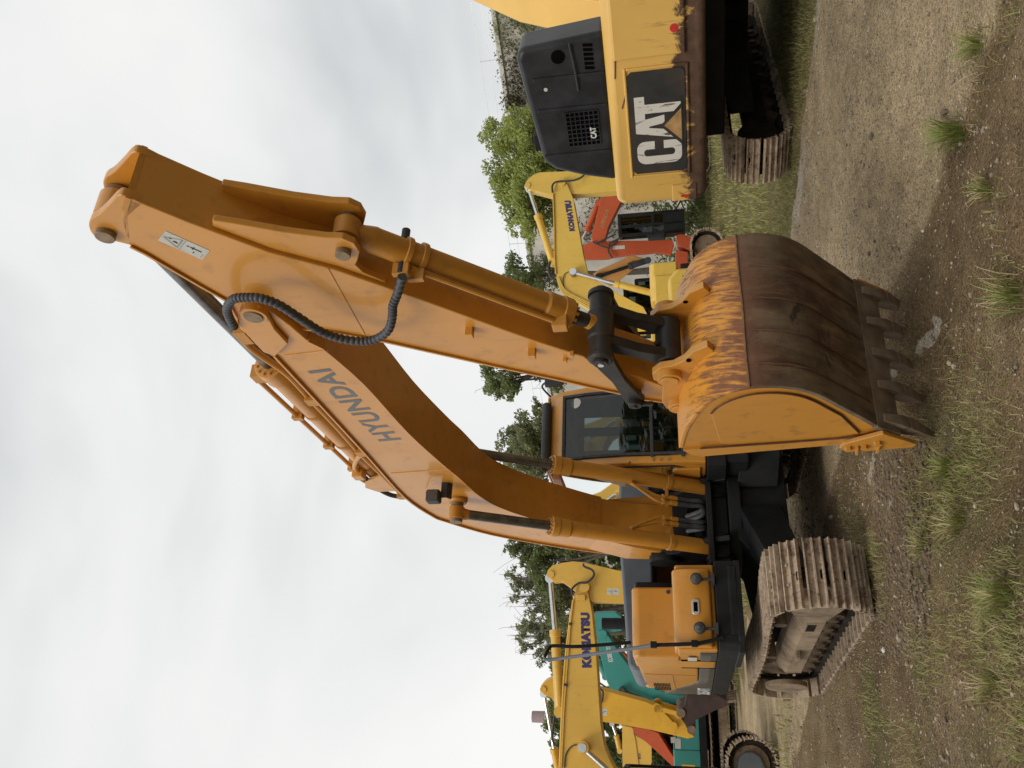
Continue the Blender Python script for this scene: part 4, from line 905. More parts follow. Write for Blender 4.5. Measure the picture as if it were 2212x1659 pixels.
lip = MB(); lip.prism([(4.285, .235), (4.25, .265), (4.125, .09), (4.125, .06), (4.15, .065)], -WB-.012, WB+.012); lip.build('cutting_edge', M['bucket_steel'], bucket, .004)
tm = None
for k in range(5):
    y = -.505+.2525*k
    if tm is None:
        tb = MB(); c0 = Vector((4.175, 0, .115)); n_ = Vector((-lipd.z, 0, lipd.x)); n_ = n_ if n_.x > 0 else -n_
        def q3(t, h, w): return [(c0+lipd*t+n_*h+Vector((0, sg*w, 0))) for sg in (-1, 1)]
        rings = [(-.10, .026, -.010, .030), (-.02, .046, -.02, .036), (.06, .056, -.045, .043), (.15, .046, -.042, .036)]
        def loft(tb, rings):
            V = []
            for t, hi, lo, w_ in rings:
                a = q3(t, hi, w_); b__ = q3(t, lo, w_); V += [a[0], a[1], b__[1], b__[0]]
            F_ = [(4*i+j, 4*i+(j+1) % 4, 4*i+4+(j+1) % 4, 4*i+4+j) for i in range(len(rings)-1) for j in range(4)]+[(0, 1, 2, 3), tuple(4*(len(rings)-1)+j for j in (3, 2, 1, 0))]
            tb.add(V, F_)
        loft(tb, rings); adm = tb.mesh('tooth', M['bucket_steel'], 30)
        tb = MB(); loft(tb, [(.12, .053, -.045, .043), (.155, .052, -.044, .043), (.28, .028, -.024, .034), (.45, .003, -.003, .016)]); tpm = tb.mesh('tooth_tip', M['bucket_steel'], 30)
    t1 = link('tooth', adm, bucket, .006); t1.location = (0, y, 0)
    t2 = link('tooth_tip', tpm, bucket, .006); t2.location = (0, y, 0)
# hinge plates carrying the pins
epn = endp
for s in (-1, 1):
    hp_ = MB(); y0 = s*.225
    hp_.prism([(kp[0]+.02, kp[1]+.115), (kp[0]+.10, kp[1]+.06), (kp[0]+.12, kp[1]-.03), (kp[0]+.19, kp[1]-.10), (kp[0]+.30, kp[1]-.155), (kp[0]+.37, kp[1]-.25), (kp[0]+.30, kp[1]-.29), (epn[0]-.10, epn[1]-.12), (epn[0]-.14, epn[1]-.02), (epn[0]-.10, epn[1]+.10), (epn[0]+.02, epn[1]+.13), (kp[0]-.14, kp[1]+.05), (kp[0]-.08, kp[1]+.11)], y0-.026, y0+.026); hp_.build('hinge_plate', M['bucket_side'], bucket, .008)
    for c in (kp, epn):
        bs = MB(); bs.cyl((c[0], s*.245, c[1]), (c[0], s*.30, c[1]), .085, n=24); bs.cyl((c[0], s*.30, c[1]), (c[0], s*.312, c[1]), .062, n=22); bs.build('pin_boss', M['bucket_side'], bucket, .006)
    bo = MB(); bo.cyl((kp[0]+.20, s*.195, kp[1]-.13), (kp[0]+.20, s*.262, kp[1]-.13), .017, n=10); bo.build('hinge_hole', M['void'], bucket)

# ---- house: frame, cab, boxes, hood
fr = MB(); fr.prismz([(1.22, -.66), (1.22, -1.46), (1.12, -1.52), (-2.3, -1.52), (-2.75, -1.1), (-2.9, 0), (-2.75, 1.1), (-2.3, 1.48), (1.0, 1.48), (1.22, 1.40), (1.22, .36), (.75, .30), (.75, -.60)], 1.035, 1.235)
frame = fr.build('house_frame', M['black_frame'], HX, .012)
fe = MB()
for s in (-1, 1): fe.prism([(.92, 1.04), (.82, 1.30), (.40, 1.60), (foot[0]+.12, foot[1]+.14), (foot[0]-.12, foot[1]+.16), (foot[0]-.22, foot[1]), (-.6, 1.24), (-.6, 1.04)], s*.335-.03, s*.335+.03)
fe.box(.30, .36, -.32, .32, 1.24, 1.62); fe.box(-.6, .9, -.60, .30, 1.20, 1.262)
fe.build('boom_bracket', M['black_frame'], frame, .01)
op = MB(); op.prismx(circ(0, 1.38, .0, 0, 1, 2)+[(-.22, 1.255), (.2, 1.255), (.22, 1.40), (.16, 1.46), (-.16, 1.46), (-.23, 1.40)], .359, .364); op.build('frame_opening', M['void'], frame)
for y in (-.38, .42):
    cn = MB(); cn.lathe((foot[0], y-.05, foot[1]), (foot[0], y+.05, foot[1]), [(0, .10), (.01, .165), (.03, .17), (.07, .17), (.09, .165), (.10, .10)], 24); cn.build('foot_pin_cap', M['black_frame'], frame)
sb = MB(); sb.prismz([(1.24, -.66), (1.255, -1.40), (1.15, -1.535), (.2, -1.535), (.2, -.66)], .985, 1.045); sb.prism([(1.25, 1.03), (1.25, 1.10), (1.21, 1.12), (1.21, 1.04)], -1.38, -.72); sb.build('step_frame', M['black_frame'], frame, .008)
# lower tool box with two lamps and a recessed handle
tb_ = MB(); tb_.box(.55, 1.14, -1.52, -.68, 1.238, 1.625); tbo = tb_.build('tool_box', M['orange'], HX, .02)
ld = MB(); ld.prism([(1.14, 1.275), (1.20, 1.285), (1.215, 1.34), (1.205, 1.58), (1.17, 1.645), (1.10, 1.655), (.62, 1.655), (.62, 1.60), (1.10, 1.60), (1.14, 1.56)], -1.50, -.735); lid = ld.build('box_lid', M['orange'], tbo, .022, seg=3)
hn = MB(); hn.prismx([(-1.195, 1.415), (-1.18, 1.395), (-1.06, 1.395), (-1.045, 1.415), (-1.045, 1.45), (-1.06, 1.47), (-1.18, 1.47), (-1.195, 1.45)], 1.21, 1.225); hn.build('handle', M['silver'], lid, .006)
hn = MB(); hn.box(1.225, 1.228, -1.165, -1.075, 1.413, 1.452); hn.build('handle_recess', M['void'], lid)
for y, z_ in ((-.86, 1.415), (-1.335, 1.405)):
    la = MB(); la.lathe((1.235, y, z_), (1.36, y, z_), [(0, .03), (.01, .05), (.07, .058), (.08, .052), (.085, .0)], 18); la.cyl((1.27, y, z_-.05), (1.27, y, z_-.15), .016, n=8); la.box(1.20, 1.30, y-.05, y+.05, z_-.175, z_-.145)
    lo_ = la.build('work_lamp', M['rubber'], tbo); le = MB(); le.lathe((1.314, y, z_), (1.40, y, z_), [(0, .05), (.012, .04), (.018, .0)], 16); le.build('lens', M['lamp'], lo_)
# fuel tank box behind it
tk = MB(); tk.prism([(.76, 1.60), (.76, 2.03), (.72, 2.085), (.10, 2.085), (.10, 1.24), (.56, 1.24), (.56, 1.60)], -1.535, -.815); tko = tk.build('fuel_tank', M['orange'], HX, .03, seg=3)
lk_ = MB(); lk_.cyl((.758, -.87, 1.70), (.768, -.87, 1.70), .022, n=14); lk_.build('lock', M['rubber'], tko)
gp_ = MB(); gp_.box(.10, .765, -1.50, -.83, 1.585, 1.598); gp_.build('panel_gap', M['void'], tko)
# side panels to the rear, hood, counterweight
sd = MB(); sd.prism([(.085, 1.42), (.085, 2.06), (-.2, 2.07), (-1.3, 2.06), (-1.75, 2.0), (-2.1, 1.90), (-2.28, 1.75), (-2.30, 1.25), (-1.2, 1.415)], -1.515, -1.0); sdo = sd.build('side_panel', M['orange'], HX, .02)
sb2 = MB(); sb2.prism([(1.02, 1.242), (1.02, 1.41), (-1.15, 1.41), (-2.29, 1.85), (-2.31, 1.242)], -1.528, -1.46); sb2.build('side_band', M['grey_band'], HX, .006)
sb3 = MB(); sb3.prism([(.92, 1.30), (.92, 1.40), (-.9, 1.40), (-1.3, 1.44), (-1.1, 1.30)], -1.531, -1.50); sb3.build('band_stripe', M['grey_band_light'], HX, .003)
for x in (.55, .07): q = MB(); q.box(x-.006, x+.006, -1.534, -1.52, 1.25, 1.60); q.build('panel_joint', M['void'], sdo)
q = MB(); q.bar([(-.55, 2.03), (-.60, 1.42)], (-1.522, -1.51), .012); q.bar([(-.6, 1.72), (-2.25, 1.70)], (-1.522, -1.51), .014); q.build('panel_joint', M['orange_dull'], sdo)
for k in range(11):
    gl_ = MB(); z_ = 1.76+.019*k
    for x0, x1 in ((-1.35, -1.66), (-1.70, -2.02)): gl_.box(x1, x0, -1.522, -1.512, z_, z_+.008)
    gl_.build('grille_slot', M['void'], sdo)
pl_ = MB(); pl_.box(.60, .80, -1.538, -1.534, 1.44, 1.53); pl_.build('data_decal', M['decal_white'], tko)
hd_ = MB(); hd_.prismx([(-1.45, 1.9), (-1.45, 2.16), (-1.40, 2.23), (.30, 2.33), (.35, 2.30), (.35, 1.9)], -2.35, -.75); hd_.build('engine_hood', M['grey_hood'], HX, .05, seg=4)
hd_ = MB(); hd_.prism([(-.75, 1.25), (-.75, 2.14), (-.05, 2.10), (.08, 2.08), (.08, 1.25)], -.98, -.60); hd_.build('pump_cover', M['black_frame'], HX, .02)
cw = MB(); cw.prismz([(-2.05, -1.49), (-2.45, -1.44), (-2.75, -1.1), (-2.92, 0), (-2.75, 1.1), (-2.45, 1.44), (-2.05, 1.47)], 1.06, 2.10); cw.build('counterweight', M['orange'], HX, .06, seg=4)
sl = MB(); sl.box(-2.3, -1.0, .5, 1.47, 1.24, 2.05); sl.build('left_panel', M['orange'], HX, .02)
tu = MB(); tu.cyl((-1.6, -.75, 2.2), (-1.6, -.75, 2.62), .075, n=16); tu.build('exhaust', M['black_frame'], HX)
# handrail, fixed to the step frame and bent over the box
ZB = Z(1900, 2100, 1.7955)
def fp(a, b_, x0): y_, z_ = H.front(ZB(a, b_), x0); return (x0, y_, z_)
rl = MB(); pts = [fp(1700, 735, 1.24), fp(1520, 778, 1.24), fp(1200, 790, 1.22)]
rl.tube(pts, .019, 10, sub=5)
for p in ((1500, 780), (1210, 788)): c = fp(*p, 1.24); rl.box(c[0]-.025, c[0]+.025, c[1]-.03, c[1]+.03, c[2]-.03, c[2]+.03)
rl.build('handrail', M['black_frame'], HX); rl = MB()
rl.tube([fp(1050, 772, .45), fp(680, 800, .5), fp(520, 795, .5), fp(475, 805, .5), fp(440, 872, .6)], .019, 10, sub=5); rl.build('handrail', M['black_frame'], HX)
rl = MB()
rl.tube([fp(1200, 790, 1.22), fp(1050, 815, 1.1), fp(600, 878, .7), fp(455, 893, .6), fp(440, 872, .6)], .018, 10, sub=5)
rl.build('handrail', M['grey_hood'], HX)
Q4 = [(-2.24, -1.53, 1.26), (-1.60, -1.53, 1.26), (-2.24, -1.53, 1.43), (-1.60, -1.53, 1.43)]
lettering('265-9T', Q4, M['letter_white'], HX, bold=.03)

# cab
CX0, CX1, CY0, CY1, CZ0, CZ1 = -.98, 1.20, .415, 1.385, 1.242, 2.975
cb = MB()
def post(x, y, x2, y2, t=.055): cb.add([(x-t, y-t, CZ0), (x+t, y-t, CZ0), (x+t, y+t, CZ0), (x-t, y+t, CZ0), (x2-t, y2-t, CZ1), (x2+t, y2-t, CZ1), (x2+t, y2+t, CZ1), (x2-t, y2+t, CZ1)], [(0,1,2,3), (4,7,6,5), (0,4,5,1), (1,5,6,2), (2,6,7,3), (3,7,4,0)])
prof = [(CX1-.02, CZ0), (CX1, 1.52), (CX1-.01, 2.1), (CX1-.06, 2.55), (CX1-.16, 2.86), (CX1-.26, CZ1)]
for y in (CY0, CY1):                                     # front pillars, gently bowed
    yy = (y, y+.095) if y == CY0 else (y-.095, y)
    cb.prism(prof+[(x-.12, z_) for x, z_ in prof[::-1]], *yy)
    cb.prism([(CX0, CZ0), (CX0, CZ1), (CX0+.13, CZ1), (CX0+.13, CZ0)], *yy)
    cb.prism([(CX0, CZ1-.12), (CX0, CZ1), (CX1-.24, CZ1), (CX1-.20, CZ1-.12)], *yy)
    low_ = [(CX0, CZ0), (CX0, 1.62), (.10, 1.62), (.38, 1.78), (.78, 1.50), (1.02, 1.47), (CX1-.08, 1.60), (CX1-.08, CZ0)]
    cb.prism(low_, *yy)
cb.box(CX0, CX1-.03, CY0+.07, CY1-.07, CZ0, CZ0+.06)
cb.prismx([(CY0+.05, CZ0), (CY1-.05, CZ0), (CY1-.05, 1.46), (CY0+.05, 1.46)], CX1-.09, CX1-.012)
cb.prism([(CX1-.10, 2.80), (CX1-.165, 2.88), (CX1-.255, CZ1), (CX1-.34, CZ1), (CX1-.20, 2.80)], CY0+.06, CY1-.06)
cb.box(CX0, CX1-.24, CY0+.02, CY1-.02, CZ1, CZ1+.035)
cb.box(CX0, CX0+.06, CY0+.05, CY1-.05, CZ0, 2.0); cb.box(CX0, CX0+.06, CY0+.05, CY1-.05, 2.80, CZ1)
cab = cb.build('cab', M['orange'], HX, .018)
gs = MB()                                                # front pane follows the bow
fp_ = [(CX1-.004, 1.49), (CX1+.002, 1.80), (CX1-.004, 2.1), (CX1-.055, 2.55), (CX1-.115, 2.80)]
n_ = len(fp_); gs.add([(x, CY0+.075, z_) for x, z_ in fp_]+[(x, CY1-.075, z_) for x, z_ in fp_], [(i, i+1, n_+i+1, n_+i) for i in range(n_-1)]); gs.build('windscreen', M['glass'], cab)
rb = MB()
for y in (CY0+.085, CY1-.117): rb.bar([(x+.012, z_) for x, z_ in fp_], (y, y+.032), .02)
rb.prismx([(CY0+.085, 2.775), (CY1-.085, 2.775), (CY1-.085, 2.81), (CY0+.085, 2.81)], CX1-.13, CX1-.092); rb.box(CX1-.005, CX1+.018, CY0+.06, CY1-.06, 1.79, 1.825); rb.box(CX1-.01, CX1+.016, CY0+.06, CY1-.06, 1.46, 1.50)
rb.build('window_seal', M['rubber'], cab, .006)
for y in (CY0+.03, CY1-.03):
    gs = MB(); gs.add([(CX0+.12, y, 1.6), (.10, y, 1.6), (.38, y, 1.76), (.78, y, 1.5), (1.02, y, 1.46), (CX1-.10, y, 1.58), (CX1-.12, y, 2.4), (CX1-.28, y, CZ1-.1), (CX0+.12, y, CZ1-.1)], [tuple(range(9))]); gs.build('side_window', M['glass'], cab)
gs = MB(); gs.add([(CX0+.03, CY0+.05, 2.0), (CX0+.03, CY1-.05, 2.0), (CX0+.03, CY1-.05, 2.8), (CX0+.03, CY0+.05, 2.8)], [(0, 1, 2, 3)]); gs.build('rear_window', M['glass'], cab)
si = MB()
for y in (CY0-.006, ): si.bar([(CX0+.13, 1.615), (.10, 1.615), (.38, 1.775), (.78, 1.495), (1.02, 1.465), (CX1-.10, 1.60), (CX1-.13, 2.45), (CX1-.28, CZ1-.12)], (y, y+.03), .04)
si.build('side_seal', M['rubber'], cab)
sv = MB(); sv.lathe((CX1-.20, CY0+.01, CZ1+.035), (CX1-.20, CY1-.12, CZ1+.035), [(0, .03), (.02, .052), (.82, .052), (.84, .03)], 14); sv.build('visor', M['rubber'], cab)
ro = MB(); ro.cyl((CX1-.16, .80, 2.6), (CX1-.15, .80, 2.6), .01, n=6)
st = MB(); c = (CX1-.092, CY1-.19, 2.655); st.lathe((c[0]+.012, c[1], c[2]), (c[0]+.10, c[1], c[2]+.03), [(0, .062), (.002, .062)], 24); st.build('round_sticker', M['decal_white'], cab)
# inside
se = MB(); se.box(-.15, .40, .66, 1.14, 1.55, 1.70); se.box(-.30, -.14, .68, 1.12, 1.60, 2.25); se.box(-.28, -.16, .78, 1.02, 2.25, 2.45); se.build('seat', M['interior'], cab, .05)
co = MB(); co.box(.0, .50, .48, .62, 1.45, 1.85); co.box(.0, .50, 1.18, 1.32, 1.45, 1.85); co.cyl((.45, .55, 1.85), (.50, .56, 2.0), .016, n=8); co.cyl((.45, 1.25, 1.85), (.50, 1.24, 2.0), .016, n=8); co.box(.80, .86, .48, .58, 1.7, 1.95); co.build('console', M['interior'], cab, .02)
pe = MB()
for y in (.82, .98): pe.tube([(.75, y, 1.32), (.85, y, 1.6), (.80, y, 1.9)], .014, 8); pe.box(.78, .95, y-.05, y+.05, 1.36, 1.38)
pe.build('travel_lever', M['interior_light'], cab)
li = MB(); li.box(CX0+.10, .55, CY0+.10, CY1-.10, CZ0+.06, 1.50); li.box(CX0+.065, CX0+.075, CY0+.08, CY0+.36, 1.4, 2.9); li.box(CX0+.065, CX0+.075, .93, 1.06, 1.4, 2.9); li.box(CX0+.08, CX1-.28, CY0+.06, CY1-.06, CZ1-.02, CZ1-.005); li.build('lining', M['interior'], cab)
gr_ = MB(); gr_.tube([(1.21, CY0+.01, 2.05), (1.245, CY0-.02, 2.05)], .01, 6); gr_.build('latch', M['rubber'], cab)
for z_ in (1.80, 1.72, 1.63): q = MB(); q.cyl((CX1-.02, CY0+.03, z_), (CX1+.012, CY0+.03, z_), .013, n=8); q.build('bolt', M['pin'], cab)
q = MB(); q.prism([(.62, 1.30), (.62, 1.56), (.66, 1.60), (1.0, 1.60), (1.04, 1.56), (1.04, 1.30)], CY0-.03, CY0+.005); q.build('side_cover', M['orange'], cab, .012)
q = MB(); q.box(1.225, 1.228, .47, .53, 1.13, 1.21); q.build('warning_label', M['yellow_decal'], frame)
mi_ = MB(); mi_.tube([(CX1-.3, CY1+.0, CZ1), (CX1-.2, CY1+.1, CZ1+.1), (CX1-.1, CY1+.12, CZ1+.02)], .012, 8); mi_.box(CX1-.14, CX1-.08, CY1+.06, CY1+.2, CZ1-.15, CZ1+.05); mi_.build('mirror', M['rubber'], cab)
bt = MB(); bt.prismz([(1.20, .40), (1.20, 1.40), (.6, 1.48), (.6, .36)], .80, 1.04); bt.build('cab_base', M['black_frame'], frame, .02)
# ------------------------------------------------------------------ other machines in the yard
def quick_cyl(root, F, zm, a, s_, b, y, rb, rr, bm, rm, name='cylinder'):
    A = F.side(zm(*a), y); S_ = F.side(zm(*s_), y); B = F.side(zm(*b), y)
    m_ = MB(); A3, S3, B3 = Vector(V3(A, y)), Vector(V3(S_, y)), Vector(V3(B, y)); Lb = (B3-S3).length
    m_.lathe(S3, B3, [(0, rb*.8), (.01, rb*1.2), (.14, rb*1.2), (.16, rb), (Lb-.05, rb), (Lb+.02, rb*.6)], 14); m_.cyl(B3-Vector((0, rb, 0)), B3+Vector((0, rb, 0)), rb*1.1, n=14)
    o = m_.build(name, bm, root); r_ = MB(); r_.cyl(A3, S3, rr, n=12); r_.cyl(A3-Vector((0, rb, 0)), A3+Vector((0, rb, 0)), rb*1.05, n=14); r_.build('rod', rm, o); return o
def part_poly(root, name, F, zm, pts, y, w, mat, extra=(), bevel=.012):
    m_ = MB(); P = F.poly(zm, pts, y); P = P+list(extra); m_.prism(P, y, y+w); return m_.build(name, mat, root, bevel), P
def hose_on(root, F, zm, pts, y, r, mat=None, name='hose'):
    m_ = MB(); m_.tube([V3(F.side(zm(*q), y), y) for q in pts], r, 8); return m_.build(name, mat or M['rubber'], root)
def pin_on(root, F, zm, p, y0, y1, r, mat, name='pin'):
    c = F.side(zm(*p), y0); m_ = MB(); m_.cyl((c[0], y0, c[1]), (c[0], y1, c[1]), r, n=16); return m_.build(name, mat, root, .004)
def house(root, mat, w=1.35, x0=-2.3, x1=1.3, z0=1.0, zt=2.0, cab_side=1, cab=True, hood=None):
    f_ = MB(); f_.box(x0, x1, -w, w, z0, z0+.22); f_.build('house_frame', M['black_frame'], root, .02)
    b_ = MB(); b_.box(x0, -.3, -w, w, z0+.23, zt); b_.box(-.3, x1-.3, -w, -.5, z0+.23, zt-.15); b_.build('house_panel', mat, root, .04)
    c_ = MB(); c_.prismz([(x0+.05, -w), (x0-.3, -w*.85), (x0-.5, 0), (x0-.3, w*.85), (x0+.05, w)], z0, zt+.03); c_.build('counterweight', mat, root, .06)
    if cab:
        k = MB()
        for x in (x1-.09, -.25):
            for y in (.45, w-.09): k.box(x, x+.09, y, y+.09, z0+.23, z0+1.88)
        k.box(-.25, x1, .45, w, z0+1.80, z0+1.92); k.box(-.25, x1-.02, .46, w-.01, z0+.22, z0+.75); co_ = k.build('cab', M['black_frame'], root, .02)
        g_ = MB(); g_.box(-.2, x1-.03, .48, w-.03, z0+.75, z0+1.8); g_.build('cab_window', M['glass'], co_); g_ = MB(); g_.box(-.22, -.18, .52, w-.06, z0+.75, z0+1.8); g_.box(-.2, x1-.1, .50, .54, z0+.75, z0+1.5); g_.build('cab_lining', M['interior'], co_)  # back and side panels added to make the cab interior look dark
        s_ = MB(); s_.box(.0, .5, .65, w-.2, z0+.75, z0+.95); s_.box(-.1, .05, .65, w-.2, z0+.9, z0+1.5); s_.build('seat', M['interior'], co_, .03)

# --- yellow excavator at the far left: boom across the frame
ZL = Z(1900, 2100, 1.7955); ZL2 = Z(2000, 2650, 2.0109)
K1 = Fr(-8.95, 16.0, 110)
X = machine(K1, 'yellow excavator at far left, its lettered boom crossing behind the orange one')
undercarriage(X, gauge=2.3, L_=3.2, shoe_w=.55, nsh=46, frame='track_blue', sprocket='track_dust')
house(X, M['yellow'])
pts = [(640, 470), (620, 640), (600, 900), (575, 1250), (556, 1659)]
lowp = [(930, 1659), (895, 1590), (858, 1490), (835, 1340), (802, 830), (775, 560), (750, 430), (720, 350), (670, 360)]
bm_, P = part_poly(X, 'boom', K1, ZL, pts, -.24, .48, M['yellow'], [(1.0, 3.3), (.0, 2.0), (-.1, 1.7), (.1, 1.55), (.5, 1.7)]+K1.poly(ZL, lowp, -.24))
m_ = MB(); m_.bar(K1.poly(ZL, pts, -.24), (-.27, .27), .03); m_.build('top_flange', M['yellow'], bm_)
Q = [V3(K1.side(ZL(*q), -.24), -.24) for q in ((772, 950), (757, 560), (703, 950), (692, 560))]
lettering('KOMATSU', Q, M['letter_navy'], bm_, bold=.08, out=(0, -.004, 0), spacing=1.1)
ar_, P = part_poly(X, 'arm', K1, ZL, [(456, 290), (460, 262), (492, 228), (560, 208), (640, 197), (705, 203), (960, 262), (1300, 300), (1640, 330), (1650, 400), (1300, 480), (980, 492), (780, 488), (700, 440), (640, 400), (560, 340), (500, 345)], -.17, .34, M['yellow'])
pin_on(X, K1, ZL, (480, 290), -.2, .2, .08, M['yellow']); pin_on(X, K1, ZL, (722, 380), -.29, .29, .10, M['yellow'])
quick_cyl(X, K1, ZL, (480, 320), (512, 680), (545, 1262), 0, .10, .055, M['yellow'], M['chrome'], 'arm_cylinder')
hose_on(X, K1, ZL, [(640, 440), (632, 395), (680, 352), (740, 345), (785, 300), (775, 260), (720, 235), (712, 215)], -.30, .024)
hose_on(X, K1, ZL, [(640, 420), (650, 500), (625, 560), (615, 640), (595, 800), (570, 1100), (545, 1659)], -.12, .022, M['yellow'], 'pipe')
hose_on(X, K1, ZL, [(640, 470), (600, 760), (580, 1000), (560, 1250)], .1, .022, M['yellow'], 'pipe')
for z_ in (575, 1080): hose_on(X, K1, ZL, [(z_, 1070+0*z_), (z_+25, 1072)], -.26, .03, M['rubber'], 'pipe_clamp') if z_ == 575 else hose_on(X, K1, ZL, [(612, 640), (630, 642)], -.26, .03, M['rubber'], 'pipe_clamp')
quick_cyl(X, K1, ZL, (708, 1515), (960, 1740), (1500, 1950), -.36, .08, .05, M['yellow'], M['chrome'], 'boom_cylinder'); pin_on(X, K1, ZL, (708, 1515), -.42, .42, .12, M['yellow'], 'cylinder_pin')
hose_on(X, K1, ZL, [(705, 1500), (640, 1500), (590, 1560), (580, 1659)], -.26, .012)
decal(X, K1.poly(ZL, [(968, 392), (968, 436), (880, 388), (880, 434)][:2]+[(880, 388), (880, 434)], -.17)[1::-1]+K1.poly(ZL, [(880, 434), (880, 388)], -.17), K1, -.17, ar_)
m_ = MB(); c = K1.side(ZL(700, 455), -.17); m_.box(c[0]-.06, c[0]+.05, -.30, -.22, c[1]-.09, c[1]+.09); m_.build('pipe_block', M['yellow'], bm_, .01)

# --- second yellow excavator behind it, bucket set on the ground
K2 = Fr(-16.0, 24.8, 96)
X = machine(K2, 'deep yellow excavator at far left with a dark bucket resting on grass')
undercarriage(X, gauge=2.4, L_=3.5, shoe_w=.6, nsh=50, frame='track_dust', detail=False)
house(X, M['yellow_b'])
ar_, P = part_poly(X, 'arm', K2, ZL, [(412, 1120), (412, 1080), (440, 1050), (500, 1018), (600, 1040), (840, 1105), (900, 1122), (1150, 1190), (1330, 1265), (1400, 1300), (1480, 1420), (1500, 1440), (1450, 1452), (1200, 1392), (1000, 1355), (830, 1330), (600, 1300), (480, 1160), (440, 1145)], -.2, .40, M['yellow_b'])
bm_, P = part_poly(X, 'boom', K2, ZL, [(700, 1110), (640, 1180), (545, 1400), (560, 1800)], -.26, .52, M['yellow_b'], [(1.6, 4.6), (.0, 2.1), (.0, 1.7), (.4, 1.6), (2.2, 3.2)]+K2.poly(ZL, [(820, 1700), (830, 1300), (830, 1140)], -.26))
pin_on(X, K2, ZL, (428, 1105), -.24, .24, .1, M['yellow_b'])
quick_cyl(X, K2, ZL, (434, 1130), (505, 1520), (560, 1820), 0, .11, .06, M['yellow_b'], M['chrome'], 'arm_cylinder')
quick_cyl(X, K2, ZL, (1232, 1236), (1180, 1222), (850, 1118), -.05, .075, .05, M['yellow_b'], M['chrome_dull'], 'bucket_cylinder')
for a, b_ in (((1235, 1236), (1350, 1362)), ((1240, 1240), (1390, 1280))):
    A, B = K2.side(ZL(*a), -.3), K2.side(ZL(*b_), -.3)
    for y in (-.30, .24):
        m_ = MB(); m_.bar([A, B], (y, y+.06), .13); m_.cyl((A[0], y-.01, A[1]), (A[0], y+.07, A[1]), .13, n=14); m_.cyl((B[0], y-.01, B[1]), (B[0], y+.07, B[1]), .12, n=14); m_.build('bucket_link', M['yellow_b'], X, .005)
bkm, P = part_poly(X, 'bucket', K2, ZL, [(1400, 1262), (1440, 1215), (1452, 1135), (1560, 1140), (1650, 1150), (1725, 1190), (1740, 1215), (1640, 1255), (1500, 1325), (1500, 1420), (1470, 1425), (1440, 1370), (1420, 1300)], -.55, .04, M['bucket_maroon'])
m_ = MB(); m_.prism(P, .51, .55); m_.build('side_plate', M['bucket_maroon'], bkm, .006)
sh = K2.poly(ZL, [(1452, 1135), (1560, 1140), (1650, 1150), (1725, 1190), (1745, 1215)], -.55); m_ = MB(); m_.bar(sh, (-.55, .55), .05); m_.bar(K2.poly(ZL, [(1400, 1262), (1440, 1215), (1452, 1135)], -.55), (-.55, .55), .05); m_.build('shell', M['bucket_maroon'], bkm)
for k in range(5):
    t_ = MB(); a = K2.side(ZL(1725, 1195), -.55); b_ = K2.side(ZL(1800, 1185), -.55); y = -.5+.25*k; t_.bar([a, b_], (y-.05, y+.05), .07); t_.build('tooth', M['bucket_steel'], bkm, .01)
for p in ((1402, 1272), (1478, 1392)): pin_on(bkm, K2, ZL, p, -.6, .6, .13, M['bucket_steel'])
decal(X, K2.poly(ZL, [(880, 1240), (880, 1288), (835, 1240), (835, 1288)], -.2)[1::-1]+K2.poly(ZL, [(835, 1288), (835, 1240)], -.2), K2, -.2, ar_)
hose_on(X, K2, ZL, [(820, 1090), (850, 1120), (845, 1180), (825, 1210)], -.3, .03); hose_on(X, K2, ZL, [(575, 1215), (540, 1245), (510, 1290), (500, 1360), (490, 1440), (510, 1500)], -.3, .035)

# --- teal excavator between them
T1 = Fr(-12.1, 29.0, 97)
X = machine(T1, 'teal excavator with pale roof edge behind the yellow booms at left')
undercarriage(X, gauge=2.4, L_=3.4, shoe_w=.6, nsh=50, detail=False)
house(X, M['teal'], w=1.4, zt=2.1)
bm_, P = part_poly(X, 'boom', T1, ZL, [(800, 715), (820, 800), (850, 930), (880, 1050), (915, 1120), (985, 1150), (1180, 1205), (1380, 1290), (1460, 1290), (1450, 1160), (1300, 1130), (1150, 1060), (1040, 945), (960, 840), (900, 740), (860, 690), (820, 690)], -.28, .56, M['teal'])
Q = [V3(T1.side(ZL(*q), -.28), -.28) for q in ((925, 908), (902, 800), (888, 908), (872, 800))]
lettering('KOBELCO', Q, M['letter_white'], bm_, bold=.03, out=(0, -.006, 0))
ar_, P = part_poly(X, 'arm', T1, ZL, [(790, 565), (940, 560), (980, 590), (985, 690), (900, 700), (800, 700)], -.22, .44, M['teal'])
pin_on(X, T1, ZL, (850, 712), -.34, .34, .14, M['teal'])
for y in (-.40, .40): quick_cyl(X, T1, ZL, (985, 1112), (1190, 1190), (1440, 1250), y, .11, .06, M['teal'], M['chrome_dull'], 'boom_cylinder')
quick_cyl(X, T1, ZL, (800, 740), (815, 900), (870, 1010), 0, .11, .06, M['teal'], M['chrome'], 'arm_cylinder')
for a, b_ in (((1330, 1370), (1345, 1390)), ((1360, 1380), (1380, 1430))):
    p0, p1 = T1.side(ZL(a[0], a[1]+70), -1.41), T1.side(ZL(b_[0], b_[1]+70), -1.41)
    m_ = MB(); m_.box(min(p0[0], p1[0])-.1, max(p0[0], p1[0]), -1.412, -1.404, min(p0[1], p1[1])-.1, max(p0[1], p1[1])); m_.build('panel_decal', M['decal_white'], X)
m_ = MB(); m_.box(-1.35, -.75, -1.412, -1.404, 1.42, 1.85); m_.build('yellow_decal', M['yellow_decal'], X); m_ = MB(); m_.box(-2.2, -1.5, -1.412, -1.404, 1.35, 1.6); m_.build('white_decal', M['decal_white'], X)
